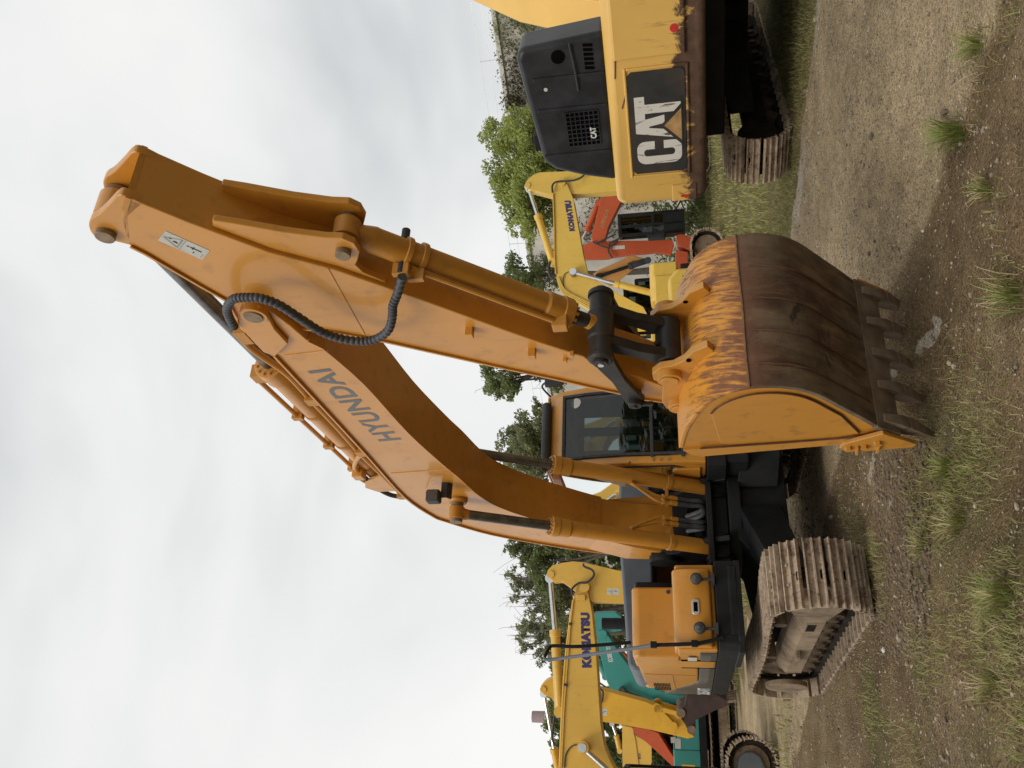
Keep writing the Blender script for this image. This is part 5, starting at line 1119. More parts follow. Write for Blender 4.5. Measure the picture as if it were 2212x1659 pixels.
hr = MB(); hr.tube([(1.1, -1.3, 1.9), (1.1, -1.3, 3.0), (.9, -1.3, 3.05), (.4, -1.3, 2.9)], .03, 8); hr.build('handrail', M['black_frame'], X)

# --- pieces of farther machines at the left edge
ZB3 = Z(2350, 2640, 4.32)
O2 = Fr(-15.5, 35.0, 95)
X = machine(O2, 'red orange excavator boom sloping down behind the teal machine')
undercarriage(X, gauge=2.3, L_=3.2, shoe_w=.55, nsh=46, detail=False); house(X, M['red_orange'])
part_poly(X, 'boom', O2, ZB3, [(590, 968), (640, 968), (900, 1010), (1050, 1070), (1250, 1390), (1420, 1640), (1420, 1800), (1300, 1640), (1000, 1360), (830, 1215), (660, 1090)], -.25, .5, M['red_orange'])
part_poly(X, 'arm', O2, ZL, [(970, 838), (1000, 850), (1078, 945), (1080, 1030), (1040, 1000), (985, 880)], -.2, .4, M['red_orange'])
K4 = Fr(-19.5, 41.0, 95)
X = machine(K4, 'pale yellow excavator farthest left with only boom and arm showing')
undercarriage(X, gauge=2.3, L_=3.2, shoe_w=.55, nsh=46, detail=False); house(X, M['yellow'])
bm_, P = part_poly(X, 'boom', K4, ZB3, [(430, 930), (610, 975), (660, 1200), (720, 1659), (900, 2100), (1100, 2600), (1200, 2600), (1050, 1900), (560, 2000), (440, 1659)][:4]+[(760, 1900), (540, 1900), (440, 1659)], -.25, .5, M['yellow'])
part_poly(X, 'arm', K4, ZB3, [(640, 1090), (800, 1190), (930, 1200), (935, 1560), (900, 1659), (700, 1640)], -.2, .4, M['yellow'])
quick_cyl(X, K4, ZB3, (260, 900), (330, 1100), (390, 1360), 0, .12, .07, M['yellow'], M['chrome'], 'arm_cylinder')
lettering('KO', [V3(K4.side(ZB3(*q), -.25), -.25) for q in ((745, 1510), (740, 1415), (705, 1510), (705, 1415))], M['letter_navy'], bm_, bold=.03, out=(0, .03, 0))
gas = ground_at(1595, 1652)
dr = MB(); dr.lathe((0, -.45, .48), (0, .45, .48), [(0, .30), (.0, .46), (.05, .48), (.85, .48), (.9, .46), (.9, .3)], 24); dt = dr.build('roller_drum', M['yellow_b']); 
P0 = ground_at(1588, 1650); dt.location = (P0[0]-.2, P0[1]+4.5, 0); dt.rotation_euler = (0, 0, R(-20)); tag(dt, 'yellow drum lying on the grass at the left picture edge', 'drum')

# --- right: yellow excavator with lettered boom
Z8 = Z(1900, 600, 2.212)
K3 = Fr(1.7, 24.6, 100)
X = machine(K3, 'lemon yellow excavator right of the bucket with lettered boom and bright rods')
undercarriage(X, gauge=2.4, L_=3.4, shoe_w=.6, nsh=50, detail=False); house(X, M['yellow_c'], x1=1.2, z0=1.0, zt=2.1, w=1.4)
topp = [(612, 330), (622, 450), (632, 800), (645, 1080), (700, 1215), (850, 1310), (1000, 1400), (1250, 1560), (1420, 1560)]
lowp = [(1430, 1400), (1400, 1345), (1130, 1200), (985, 1110), (918, 1050), (880, 900), (830, 620), (790, 400), (740, 280), (700, 245), (650, 255)]
bm_, P = part_poly(X, 'boom', K3, Z8, topp+lowp, -.26, .52, M['yellow_c'])
Q = [V3(K3.side(Z8(*q), -.26), -.26) for q in ((806, 685), (770, 418), (757, 688), (712, 422))]
lettering('KOMATSU', Q, M['letter_navy'], bm_, bold=.08, out=(0, -.006, 0), spacing=1.1)
part_poly(X, 'arm', K3, Z8, [(372, 275), (390, 240), (440, 195), (500, 172), (700, 165), (880, 148), (1170, 152), (1500, 170), (1900, 200), (1900, 300), (1190, 335), (790, 362), (600, 372), (480, 340), (395, 318)], -.19, .38, M['yellow_c'])
pin_on(X, K3, Z8, (692, 258), -.32, .32, .11, M['yellow_c']); pin_on(X, K3, Z8, (392, 285), -.22, .22, .09, M['yellow_c'])
quick_cyl(X, K3, Z8, (402, 310), (480, 545), (612, 960), 0, .11, .06, M['yellow_c'], M['chrome'], 'arm_cylinder')
quick_cyl(X, K3, Z8, (790, 1045), (1150, 1142), (1480, 1225), -.36, .10, .055, M['yellow_c'], M['chrome'], 'boom_cylinder'); pin_on(X, K3, Z8, (785, 1045), -.44, .44, .10, M['pin'], 'cylinder_pin')
hose_on(X, K3, Z8, [(610, 350), (608, 290), (640, 258), (720, 250), (800, 242), (870, 210), (905, 160), (915, 130)], -.34, .03)
for k in range(4): hose_on(X, K3, Z8, [(648+6*k, 1090), (700+8*k, 1225-8*k), (850+12*k, 1318-9*k), (1000+15*k, 1408-12*k), (1200, 1520)], -.3+.0*k, .02, M['yellow_c'], 'pipe')
hose_on(X, K3, Z8, [(615, 360), (625, 640), (628, 900), (640, 1060)], -.28, .025, M['yellow_b'], 'pipe')
hose_on(X, K3, Z8, [(770, 1035), (715, 1060), (700, 1130), (720, 1210)], -.29, .012)
hose_on(X, K3, Z8, [(590, 950), (575, 1010), (590, 1080), (625, 1110)], -.1, .04)
m_ = MB(); q0 = K3.front(Z8(1420, 1235), 1.25); q1 = K3.front(Z8(1640, 1470), 1.25); m_.prismx([(-1.35, 1.3), (-.3, 1.3), (-.3, 2.0), (-.4, 2.08), (-1.25, 2.08), (-1.35, 1.98)], .2, 1.3); m_.build('tool_box', M['yellow_c'], X, .08)

# orange mini excavator on the right, facing left
O1 = Fr(8.6, 29.5, -92)
X = machine(O1, 'red orange excavator with black cab and folded arm behind the right yellow boom')
undercarriage(X, gauge=2.2, L_=3.0, shoe_w=.5, nsh=44, detail=False); house(X, M['red_orange'], w=1.25, x0=-1.9, x1=1.2, cab=False, zt=1.9)
bm_, P = part_poly(X, 'boom', O1, Z8, [(955, 770), (948, 720), (985, 590), (1020, 440), (1050, 340), (1120, 180), (1400, 150), (1330, 300), (1225, 385), (1160, 520), (1095, 650), (1070, 745), (1000, 785)], .3, -.6, M['red_orange'])
Q = [V3(O1.side(Z8(*q), .3), .3) for q in ((1055, 660), (1105, 500), (1020, 640), (1072, 495))]
lettering('HITACHI', Q, M['worn_tan'], bm_, out=(0, .006, 0), bold=.02)
part_poly(X, 'arm', O1, Z8, [(865, 825), (900, 795), (960, 775), (1080, 772), (1400, 768), (1650, 760), (1670, 800), (1640, 890), (1500, 870), (1420, 880), (1300, 888), (1120, 915), (1090, 925), (880, 932)], .22, -.44, M['red_orange'])
quick_cyl(X, O1, Z8, (862, 775), (905, 690), (1010, 440), 0, .11, .055, M['red_orange'], M['chrome'], 'arm_cylinder')
quick_cyl(X, O1, Z8, (1100, 890), (1250, 870), (1500, 850), .0, .10, .055, M['red_orange'], M['red_orange'], 'bucket_cylinder')
bkm, P = part_poly(X, 'bucket', O1, Z8, [(1685, 725), (1720, 705), (1900, 760), (1890, 840), (1790, 850), (1700, 800)], .75, -1.5, M['red_orange'])
m_ = MB()
q = K = O1.poly(Z8, [(1680, 850), (1790, 870), (1790, 1000), (1680, 1000)], .6); m_.prism(q, -.75, .75); m_.build('bucket_floor', M['red_orange'], bkm, .02)
decal(X, O1.poly(Z8, [(1240, 840), (1240, 808), (1135, 848), (1135, 815)], .23), O1, .24, bm_)
cbm = MB(); cy0, cy1 = .45, 1.3
cpx = [O1.side(Z8(a, b_), cy1) for a, b_ in ((1215, 735), (1215, 520), (1640, 750), (1640, 500))]
xa = min(cpx[0][0], cpx[2][0]); xb = max(cpx[1][0], cpx[3][0]); xa, xb = min(xa, xb), max(xa, xb); zt_ = cpx[0][1]
for x in (xa, (xa+xb)/2, xb-.1):
    for y in (cy0, cy1-.1): cbm.box(x, x+.1, y, y+.1, 1.0, zt_)
cbm.box(xa, xb, cy0, cy1, zt_, zt_+.12); cbm.box(xa, xb, cy0, cy1, .95, 1.65); cbm.box(xa, xb, cy1-.02, cy1, 1.95, 2.03)
cb_ = cbm.build('cab', M['black_frame'], X, .02); m_ = MB(); m_.box(xa+.05, xb-.05, cy0+.05, cy1-.05, 1.65, zt_-.02); m_.build('cab_window', M['glass'], cb_); m_ = MB(); m_.box(xa+.3, xa+.9, cy0+.15, cy1-.2, 1.6, 2.2); m_.build('seat', M['interior'], cb_, .05); m_ = MB(); m_.box(xa+.12, xb-.12, cy0+.08, cy0+.12, 1.65, zt_-.02); m_.build('cab_lining', M['void'], cb_)  # near-black panel added so the inside of this cab reads dark
for pts in ([(960, 780), (1000, 790), (1080, 750), (1160, 710)], [(980, 790), (1090, 830), (1110, 790), (1190, 750)], [(1130, 920), (1095, 860), (1110, 820), (1150, 790), (1180, 760)]): hose_on(X, O1, Z8, pts, .36, .03)

# tan excavator whose boom shows between the two
N1 = Fr(2.6, 33.5, 80)
X = machine(N1, 'tan orange excavator with black cylinder half hidden behind the lemon yellow boom')
undercarriage(X, gauge=2.3, L_=3.2, shoe_w=.55, nsh=46, detail=False); house(X, M['tan_orange'], zt=2.2)
part_poly(X, 'boom', N1, Z8, [(960, 1060), (1000, 1030), (1190, 950), (1290, 895), (1450, 940), (1320, 1010), (1230, 1090), (1120, 1170), (1060, 1140)], -.25, .5, M['tan_orange'])
quick_cyl(X, N1, Z8, (1010, 1080), (1270, 995), (1440, 940), -.36, .12, .07, M['rubber'], M['black_frame'], 'boom_cylinder')

# small yellow-hooded machine low behind the bucket
S1 = Fr(1.45, 21.3, 100)
X = thing('wheel_loader', 'small yellow hooded loader low behind the orange bucket', 'loader', tuple(S1.O), S1.rz)
m_ = MB(); m_.prism([(-1.0, .55), (-1.0, 1.35), (-.8, 1.58), (.9, 1.58), (1.15, 1.35), (1.15, .55)], -.6, .6); hd_ = m_.build('hood', M['yellow_c'], X, .1, seg=3)
lettering('KOMATSU', [(-.55, -.6, .95), (.95, -.6, .95), (-.55, -.6, 1.22), (.95, -.6, 1.22)], M['letter_navy'], hd_, bold=.03)
for x in (-.7, .8):
    for y in (-.62, .62):
        m_ = MB(); m_.lathe((x, y-.17, .5), (x, y+.17, .5), [(0, .2), (0, .42), (.06, .5), (.28, .5), (.34, .42), (.34, .2)], 22); m_.build('wheel', M['rubber'], X)
m_ = MB()
for x in (-.9, -.2):
    for y in (-.5, .5): m_.box(x-.04, x+.04, y-.04, y+.04, 1.5, 2.4)
m_.box(-.98, -.1, -.58, .58, 2.4, 2.48); m_.build('canopy', M['black_frame'], X, .02)

# --- faded yellow excavator on the right, seen from behind
C0 = np.array([2.05, 10.15]); C1 = np.array([3.86, 8.40]); tdir = (C1-C0)/np.linalg.norm(C1-C0); ndir = np.array([-tdir[1], tdir[0]])
if ndir[1] < 0: ndir = -ndir
WC = 2.70; mid = C0+tdir*(WC/2)
cyaw = math.degrees(math.atan2(ndir[0], -ndir[1]))
Cb = mid+ndir*2.75
CT = Fr(Cb[0], Cb[1], cyaw)
X = machine(CT, 'faded yellow excavator on the right with a rusty counterweight turned to the viewer')
undercarriage(X, gauge=2.38, L_=3.65, shoe_w=.60, nsh=50, rad=.355, zc=.40, sprocket='track_dark', frame='track_dark')
wc = WC/2
cw = MB(); cw.prismz([(-2.75, -wc+.14), (-2.75, wc-.14), (-2.70, wc-.03), (-2.58, wc), (-1.7, wc), (-1.7, -wc), (-2.58, -wc), (-2.70, -wc+.03)], 1.06, 2.12); cwo = cw.build('counterweight', M['cat_yellow'], X, .11, seg=6)
# its label panel sits in a framed recess; y runs to the machine's left = picture left
y0, y1 = .87, -.35
fr_ = MB()
for a in ((y1-.05, y0+.05, 1.245, 1.275), (y1-.05, y0+.05, 1.90, 1.93)): fr_.box(-2.772, -2.74, a[0], a[1], a[2], a[3])
for a in ((y1-.05, y1-.02), (y0+.02, y0+.05)): fr_.box(-2.772, -2.74, a[0], a[1], 1.27, 1.90)
fr_.build('label_frame', M['cat_yellow'], cwo, .012)
pn = MB(); pn.prismx([(y1+.04, 1.285), (y0-.04, 1.285), (y0, 1.32), (y0, 1.855), (y0-.04, 1.895), (y1+.04, 1.895), (y1, 1.855), (y1, 1.32)], -2.766, -2.75); pno = pn.build('label_panel', M['cat_black'], cwo)
lx = -2.769
def glyph(pts, w_=None):                                # block letters: (0..1, 0..1) within the panel's letter box
    g_ = MB(); g_.add([(lx-.001, .75-.82*a, 1.335+.50*b_) for a, b_ in pts], [list(range(len(pts)))]); g_.build('block_letter', M['worn_white'], pno, smooth=0)
def arcp(cx, cy, rx, ry, a0, a1, n=8): return [(cx+rx*math.cos(R(a0+(a1-a0)*i/(n-1))), cy+ry*math.sin(R(a0+(a1-a0)*i/(n-1)))) for i in range(n)]
glyph([(.345, .60), (.345, .80)]+arcp(.23, .82, .115, .18, 0, 90)[1:]+arcp(.115, .80, .115, .20, 90, 180)+arcp(.115, .20, .115, .20, 180, 270)+arcp(.23, .18, .115, .18, 270, 360)+[(.345, .40), (.225, .40), (.225, .24)]+arcp(.172, .22, .052, .07, 0, -180)+[(.12, .78)]+arcp(.172, .78, .052, .07, 180, 0)+[(.225, .60)])
glyph([(.36, 0), (.475, 1), (.645, 1), (.72, .36), (.60, .36), (.565, .70), (.545, .70), (.505, .30), (.475, 0)])
glyph([(.60, 1), (1.0, 1), (1.0, .78), (.885, .78), (.885, .0), (.755, .0), (.755, .78), (.665, .78)])
tr_ = MB(); tr_.add([(lx-.004, .55, 1.318), (lx-.004, .03, 1.318), (lx-.004, .29, 1.565)], [(0, 1, 2)]); tr_.build('logo_triangle_edge', M['cat_black'], pno, smooth=0)
tr_ = MB(); tr_.add([(lx-.0055, .48, 1.332), (lx-.0055, .10, 1.332), (lx-.0055, .29, 1.52)], [(0, 1, 2)]); tr_.build('logo_triangle', M['worn_tan'], pno, smooth=0)
rp_ = MB(); rp_.prismx([(-.50, 1.27), (-1.2, 1.27), (-1.2, 2.02), (-.50, 2.02)], -2.785, -2.745); rp_.build('raised_panel', M['cat_yellow'], cwo, .03, seg=3)
rd = MB(); rd.lathe((-2.786, -.78, 1.38), (-2.80, -.78, 1.38), [(0, .045), (.002, .045)], 20); rd.build('red_dot', M['red'], cwo)
lr = MB(); lr.prismx([(1.06, 1.18), (1.28, 1.18), (1.28, 1.46), (1.06, 1.46)], -2.762, -2.74); lr.build('lamp_recess', M['cat_yellow'], cwo, .008); rd = MB(); rd.box(-2.768, -2.76, 1.20, 1.23, 1.26, 1.36); rd.build('reflector', M['red'], cwo)
for a, b_ in (((.05, 1.97), (-.3, 1.86)), ((-.30, 2.02), (-.9, 1.965))):
    q = MB(); q.tube([(-2.752, a[0], a[1]), (-2.752, b_[0], b_[1])], .008, 6, smooth=False); q.build('seam', M['weld'], cwo)
# black engine hood with grille, round hole, ridges
hb = MB(); hb.prismx([(1.04, 2.10), (.94, 2.50), (.82, 2.82), (.70, 2.95), (-.56, 3.08), (-.68, 3.03), (-.76, 2.10)], -2.60, -2.10); hdo = hb.build('engine_hood', M['cat_hood'], X, .07, seg=5)
for y in (.62, .05, -.32): q = MB(); q.prismx([(y-.02, 2.14), (y+.02, 2.14), (y+.02, 2.93), (y-.02, 2.93)], -2.618, -2.59); q.build('hood_ridge', M['cat_hood'], hdo, .012)
gq = MB(); gq.box(-2.606, -2.595, .10, .52, 2.25, 2.62); gq.build('grille_opening', M['void'], hdo)
for k in range(9):
    y = .10+.42*k/8; q = MB(); q.box(-2.614, -2.604, y-.006, y+.006, 2.25, 2.62); q.build('grille_bar', M['cat_hood'], hdo)
for k in range(8):
    z_ = 2.25+.37*k/7; q = MB(); q.box(-2.613, -2.605, .10, .52, z_-.006, z_+.006); q.build('grille_bar', M['cat_hood'], hdo)
lettering('CAT', [(-2.616, .44, 2.29), (-2.616, .30, 2.29), (-2.616, .44, 2.36), (-2.616, .30, 2.36)], M['letter_white'], hdo, bold=.04, out=(-.001, 0, 0))
hol = MB(); hol.lathe((-2.608, -.55, 2.62), (-2.62, -.55, 2.62), [(0, .075), (.003, .075)], 20); hol.build('round_opening', M['void'], hdo)  # flat black disc, coloured for the shade inside the hole
for k in range(6): q = MB(); y = -.40-.05*k; q.prismx([(y, 2.24), (y+.03, 2.24), (y+.02, 2.34), (y-.01, 2.34)], -2.61, -2.598); q.build('vent_slot', M['void'], hdo)
q = MB(); q.tube([(-2.615, -.15, 2.44), (-2.625, -.4, 2.45), (-2.62, -.68, 2.48)], .012, 6); q.build('cable', M['rubber'], hdo)
st = MB(); st.lathe((-2.605, -.20, 2.80), (-2.62, -.20, 2.80), [(0, .022), (.002, .022)], 14); st.build('sticker', M['decal_white'], hdo)
q = MB(); q.box(-2.4, -2.2, .45, .65, 2.95, 3.06); q.cyl((-2.3, .55, 3.04), (-2.3, .55, 3.10), .05, n=10); q.build('camera_box', M['black_frame'], hdo, .01)
q = MB(); q.tube([(-2.3, .35, 2.98), (-2.35, .0, 3.06), (-2.3, -.5, 3.06)], .010, 6); q.build('grab_rail', M['black_frame'], hdo)
hs = MB(); hs.box(-1.9, 1.3, -.95, .95, .80, 1.055); hs.build('belly_dark_fill', M['black_frame'], X, .03)  # black box added to keep the gap under the house dark
hs = MB(); hs.box(-1.7, 1.2, -wc+.02, wc-.02, 1.06, 1.30); hs.build('house_frame', M['black_frame'], X, .02)
hs = MB(); hs.box(-1.68, -.3, -wc+.02, wc-.02, 1.31, 2.15); hs.box(-.3, 1.1, -wc+.02, -.5, 1.31, 1.95); hs.build('house_panel', M['cat_yellow'], X, .04)
cbx = MB()
for x in (-.25, 1.15):
    for y in (.45, 1.25): cbx.box(x, x+.09, y, y+.09, 1.3, 2.95)
cbx.box(-.25, 1.24, .45, 1.34, 2.9, 3.0); cbx.box(-.25, 1.24, .45, 1.34, 1.3, 1.9); cbo = cbx.build('cab', M['cat_yellow'], X, .02); q = MB(); q.box(-.2, 1.2, .5, 1.3, 1.9, 2.9); q.build('cab_window', M['glass'], cbo)
bmp = MB(); bmp.prism([(-.35, 1.8), (-.3, 2.2), (.1, 2.8), (.68, 3.5), (2.0, 4.5), (5.0, 4.5), (5.2, 4.2), (2.6, 3.8), (1.5, 3.1), (.5, 1.9)], -.25, .25); bmp.build('boom', M['cat_yellow'], X, .03)
# ------------------------------------------------------------------ wall, trees, chimney, far building
W0 = at_depth(1062, 0, 35.0); W1 = at_depth(1160, 600, 42.5)
wd_ = np.array([W1[0]-W0[0], W1[1]-W0[1]]); wl_ = np.linalg.norm(wd_); wd_ /= wl_
wang = math.atan2(wd_[1], wd_[0]); WH = (W0[2]+W1[2])/2
WR = thing('retaining_wall', 'tall stained concrete wall overgrown with vines behind the machines', 'wall', (W0[0]-wd_[0]*14, W0[1]-wd_[1]*14, 0), wang)
wallL = wl_+14+26
m_ = MB(); m_.box(0, wallL, -.5, 0, 0, WH); m_.build('wall_face', M['concrete'], WR, .05)
m_ = MB(); m_.box(0, wallL, -.6, .10, WH+.0, WH+.22); m_.build('coping', M['concrete'], WR, .03)
for k in range(int(wallL/3)):
    m_ = MB(); x = 1.5+3*k; m_.cyl((x, -.2, WH+.2), (x, -.2, WH+1.1), .016, n=6); m_.build('rail_post', M['silver'], WR)
m_ = MB()
for z_ in (.65, 1.08): m_.tube([(0, -.2, WH+z_), (wallL, -.2, WH+z_)], .009, 6, smooth=False)
m_.build('rail_wire', M['silver'], WR)
def leaf_cloud(V_, F_, c, r, n, size, rnd, flat=1.0):
    for _ in range(n):
        while True:
            d = (rnd.gauss(0, 1), rnd.gauss(0, 1), rnd.gauss(0, 1)); l = math.sqrt(sum(q*q for q in d))
            if l > .01: break
        k = r*(rnd.random()**.45)/l
        p = Vector((c[0]+d[0]*k, c[1]+d[1]*k, c[2]+d[2]*k*flat))
        a = Vector((rnd.gauss(0, 1), rnd.gauss(0, 1), rnd.gauss(0, 1))).normalized(); b_ = a.orthogonal().normalized(); s_ = size*rnd.uniform(.55, 1.3)
        cc = a.cross(b_); o = len(V_)
        V_ += [p-b_*s_, p+cc*s_*.55-b_*.1*s_, p+b_*s_, p-cc*s_*.55-b_*.1*s_]; F_.append((o, o+1, o+2, o+3))
def tree(name, label, clumps, base, mat, leaf=.11, dens=1.0, seed=1, trunk_r=.22, twigs=0, group='trees behind the machines'):
    """clumps: (pixel x, pixel y, radius in metres) placed at the trunk's own distance, with depth spread inside the crown"""
    rnd = random.Random(seed); Y = base[1]
    leaf *= .62; dens *= 2.1
    root = thing(name, label, 'tree', (base[0], base[1], 0), 0, group); V_, F_ = [], []; tips = []
    for px, py, r in clumps:
        P = at_depth(px, py, Y+rnd.uniform(-1.2, 1.2)); c = (P[0]-base[0], P[1]-base[1], P[2]); tips.append((c, r))
        n = max(5, int(13*r)+3)
        for _ in range(n):
            dd = Vector((rnd.gauss(0, 1), rnd.gauss(0, 1), rnd.gauss(0, .8))).normalized()*r*rnd.uniform(.35, 1.0); rr = r*rnd.uniform(.22, .46)
            leaf_cloud(V_, F_, (c[0]+dd.x, c[1]+dd.y, c[2]+dd.z), rr, int(62*dens*rr*rr/.16+12), leaf, rnd, .8)
    me = bpy.data.meshes.new('crown'); me.from_pydata([tuple(v) for v in V_], [], F_); me.materials.append(mat); link('crown', me, root)
    tw = MB(); tr = MB(); zt = sum(c[2] for c, r in tips)/len(tips); top = (sum(c[0] for c, r in tips)/len(tips), sum(c[1] for c, r in tips)/len(tips), zt)
    mid_ = (top[0]*.3+rnd.uniform(-.2, .2), top[1]*.3, zt*.5)
    tr.tube([(0, 0, -.1), (mid_[0]*.4, mid_[1]*.4, zt*.25), mid_, top], .2, 8, rad=lambda i, n_: trunk_r*(1-.7*i/n_))
    for c, r in tips:
        s = mid_ if rnd.random() < .6 else (top[0]*.8, top[1]*.8, zt*.85)
        tr.tube([s, ((s[0]+c[0])/2+rnd.uniform(-.2, .2), (s[1]+c[1])/2, (s[2]+c[2])/2+.2), c], .06, 6, rad=lambda i, n_: trunk_r*.4*(1-.8*i/n_))
        for _ in range(twigs):
            e_ = (c[0]+rnd.gauss(0, r*.7), c[1]+rnd.gauss(0, r*.5), c[2]+abs(rnd.gauss(0, r*.9)))
            tw.tube([((s[0]+c[0]*2)/3, (s[1]+c[1]*2)/3, (s[2]+c[2]*2)/3), ((c[0]+e_[0])/2, (c[1]+e_[1])/2, (c[2]+e_[2])/2), e_], .015, 4, sub=3, rad=lambda i, n_: .014*(1-.6*i/n_))
    tr.build('trunk', M['bark'], root)
    if twigs: tag(tw.build('twig', M['twig'], root), kind='stuff')
    return root
def base_at(px, py, Y): P = at_depth(px, py, Y); return (P[0], Y)
tree('tree', 'bright green leafy tree behind the faded yellow excavator', [(1135, 270, 1.2), (1090, 300, 1.0), (1170, 330, 1.4), (1105, 355, 1.3), (1080, 400, .9), (1150, 400, 1.3), (1195, 300, 1.3), (1230, 350, 1.2), (1115, 430, 1.0), (1160, 455, 1.0), (1200, 420, 1.0), (1190, 250, 1.0), (1250, 280, 1.2), (1140, 500, .55), (1135, 470, .7)], base_at(1200, 360, 32.0), M['leaf_bright'], leaf=.115, dens=1.15, seed=11, trunk_r=.3)
tree('tree', 'dark green tree by the wall above the lemon yellow boom end', [(1100, 590, .9), (1125, 608, .8), (1150, 590, .8), (1165, 615, .8), (1185, 590, .9), (1110, 575, .5)], base_at(1180, 600, 38.0), M['leaf_dark'], leaf=.12, seed=12)
tree('tree', 'tree crown showing between the orange arm and boom', [(1075, 800, .9), (1065, 825, .7), (1095, 815, .9), (1090, 770, .7), (1080, 845, .6), (1105, 840, .5), (1115, 790, .6), (1050, 830, .35), (1130, 760, .8), (1160, 780, 1.0), (1190, 800, 1.0)], base_at(1180, 800, 36.0), M['leaf_dark'], leaf=.125, seed=13, twigs=2)
tree('tree', 'bushy tree just left of the orange cab roof', [(1145, 935, 1.0), (1120, 960, .9), (1105, 985, .8), (1135, 985, 1.0), (1160, 960, 1.0), (1165, 905, .7), (1150, 1020, .7), (1165, 1035, .6), (1170, 1000, 1.0), (1130, 1000, .5), (1155, 880, .4)], base_at(1180, 960, 36.0), M['leaf_dry'], leaf=.12, dens=1.1, seed=14)
tree('tree', 'sparse tall tree right of the left yellow arm top', [(1120, 1165, .8), (1110, 1190, .5), (1150, 1180, 1.0), (1165, 1215, 1.0), (1190, 1180, 1.0), (1135, 1215, .5), (1180, 1240, .9), (1215, 1170, .9), (1240, 1190, .9), (1210, 1220, .9)], base_at(1190, 1185, 40.0), M['leaf_dark'], leaf=.14, dens=.8, seed=15, twigs=5)
tree('tree', 'thin twiggy tree beside the left yellow arm cylinder', [(1105, 1245, .5), (1120, 1265, .55), (1110, 1290, .4), (1150, 1260, .8), (1170, 1290, 1.0), (1150, 1310, .6), (1190, 1265, 1.1), (1200, 1310, 1.1), (1220, 1290, 1.0), (1170, 1330, .6)], base_at(1200, 1280, 42.0), M['leaf_dry'], leaf=.13, dens=.65, seed=16, twigs=9)
tree('tree', 'bare branched tree left of the thin twiggy tree', [(1130, 1350, .6), (1125, 1375, .5), (1140, 1395, .5), (1150, 1355, .6), (1170, 1370, .7), (1190, 1345, 1.0), (1205, 1375, .9), (1165, 1420, .5), (1215, 1340, 1.0), (1205, 1410, .7), (1180, 1395, .5)], base_at(1200, 1370, 44.0), M['leaf_dry'], leaf=.13, dens=.6, seed=17, twigs=10)
tree('tree', 'low dark tree mass beneath the left yellow booms', [(1205, 1440, .9), (1215, 1480, 1.0), (1200, 1510, .9), (1215, 1550, 1.0), (1205, 1590, 1.0), (1215, 1630, 1.1), (1245, 1460, 1.1), (1250, 1520, 1.1), (1250, 1600, 1.2), (1300, 1580, 1.0), (1310, 1640, 1.0), (1195, 1565, .6), (1230, 1430, .9), (1320, 1530, 1.0), (1280, 1640, 1.0)], base_at(1240, 1540, 50.0), M['leaf_dark'], leaf=.16, dens=.9, seed=18)
tree('tree', 'dark bushy tree behind the teal arm', [(1235, 1250, 1.0), (1250, 1310, 1.1), (1265, 1350, 1.0), (1240, 1370, 1.0), (1270, 1290, 1.1), (1290, 1260, .9), (1250, 1400, .9)], base_at(1260, 1310, 45.0), M['leaf_dark'], leaf=.15, dens=.9, seed=19)
# vines hanging over the wall
rv = random.Random(5)
VLAB = ['leafy vine spilling over the wall top beside the black hood', 'thick brown vine above the black hood corner', 'wide vine patch on the wall at the picture edge', 'thin vine tuft just below the wall top, left of the thick vine', 'loose vine above the middle of the black hood', 'small vine tuft near the bright green tree',
        'vine behind the hood camera box', 'tiny vine tuft between hood and bright green tree', 'vine behind the red orange boom foot', 'vine behind the red orange cylinder', 'vine between lemon yellow arm and red orange boom', 'small vine by the dark green tree on the wall', 'vine showing above the lemon yellow boom', 'vine cut by the picture edge at the wall top', 'vine low behind the bright green tree']
VIN = [(1085, 40, 1.1, 320), (1105, 75, 1.0, 280), (1125, 30, 1.2, 300), (1090, 130, .8, 200), (1115, 150, 1.0, 220), (1095, 210, .6, 200), (1140, 180, .9, 300), (1120, 225, .6, 160), (1330, 420, 1.2, 500), (1290, 470, 1.0, 350), (1310, 380, 1.0, 350), (1180, 560, .8, 200), (1230, 520, 1.0, 260), (1100, 5, 1.1, 260), (1150, 240, .9, 260)]
for k, (px, py, r, n) in enumerate(VIN):
    d = ray(px, py); nrm_ = np.array([-wd_[1], wd_[0]]); o0 = np.array([W0[0], W0[1]]); t = ((o0-CP[:2])@nrm_)/(d[:2]@nrm_); P = CP+t*d
    V_, F_ = [], []
    for _ in range(n//9):
        a, b_ = rv.gauss(0, r*.55), rv.gauss(0, r*.75); b_ = b_ if b_ < WH+.15-P[2] else -abs(b_); dp = rv.uniform(.02, .30)
        sgn = 1 if (nrm_@(CP[:2]-P[:2])) > 0 else -1
        leaf_cloud(V_, F_, (wd_[0]*a+nrm_[0]*sgn*dp, wd_[1]*a+nrm_[1]*sgn*dp, b_), .30, 16, .07, rv, 1.3)
    me = bpy.data.meshes.new('vine'); me.from_pydata([tuple(v) for v in V_], [], F_); me.materials.append(M['vine'] if k > 2 else M['leaf_dry']); o = link('climbing_vine', me); o.location = tuple(P)
    tag(o, VLAB[k], 'vine', 'vine patches on the wall')
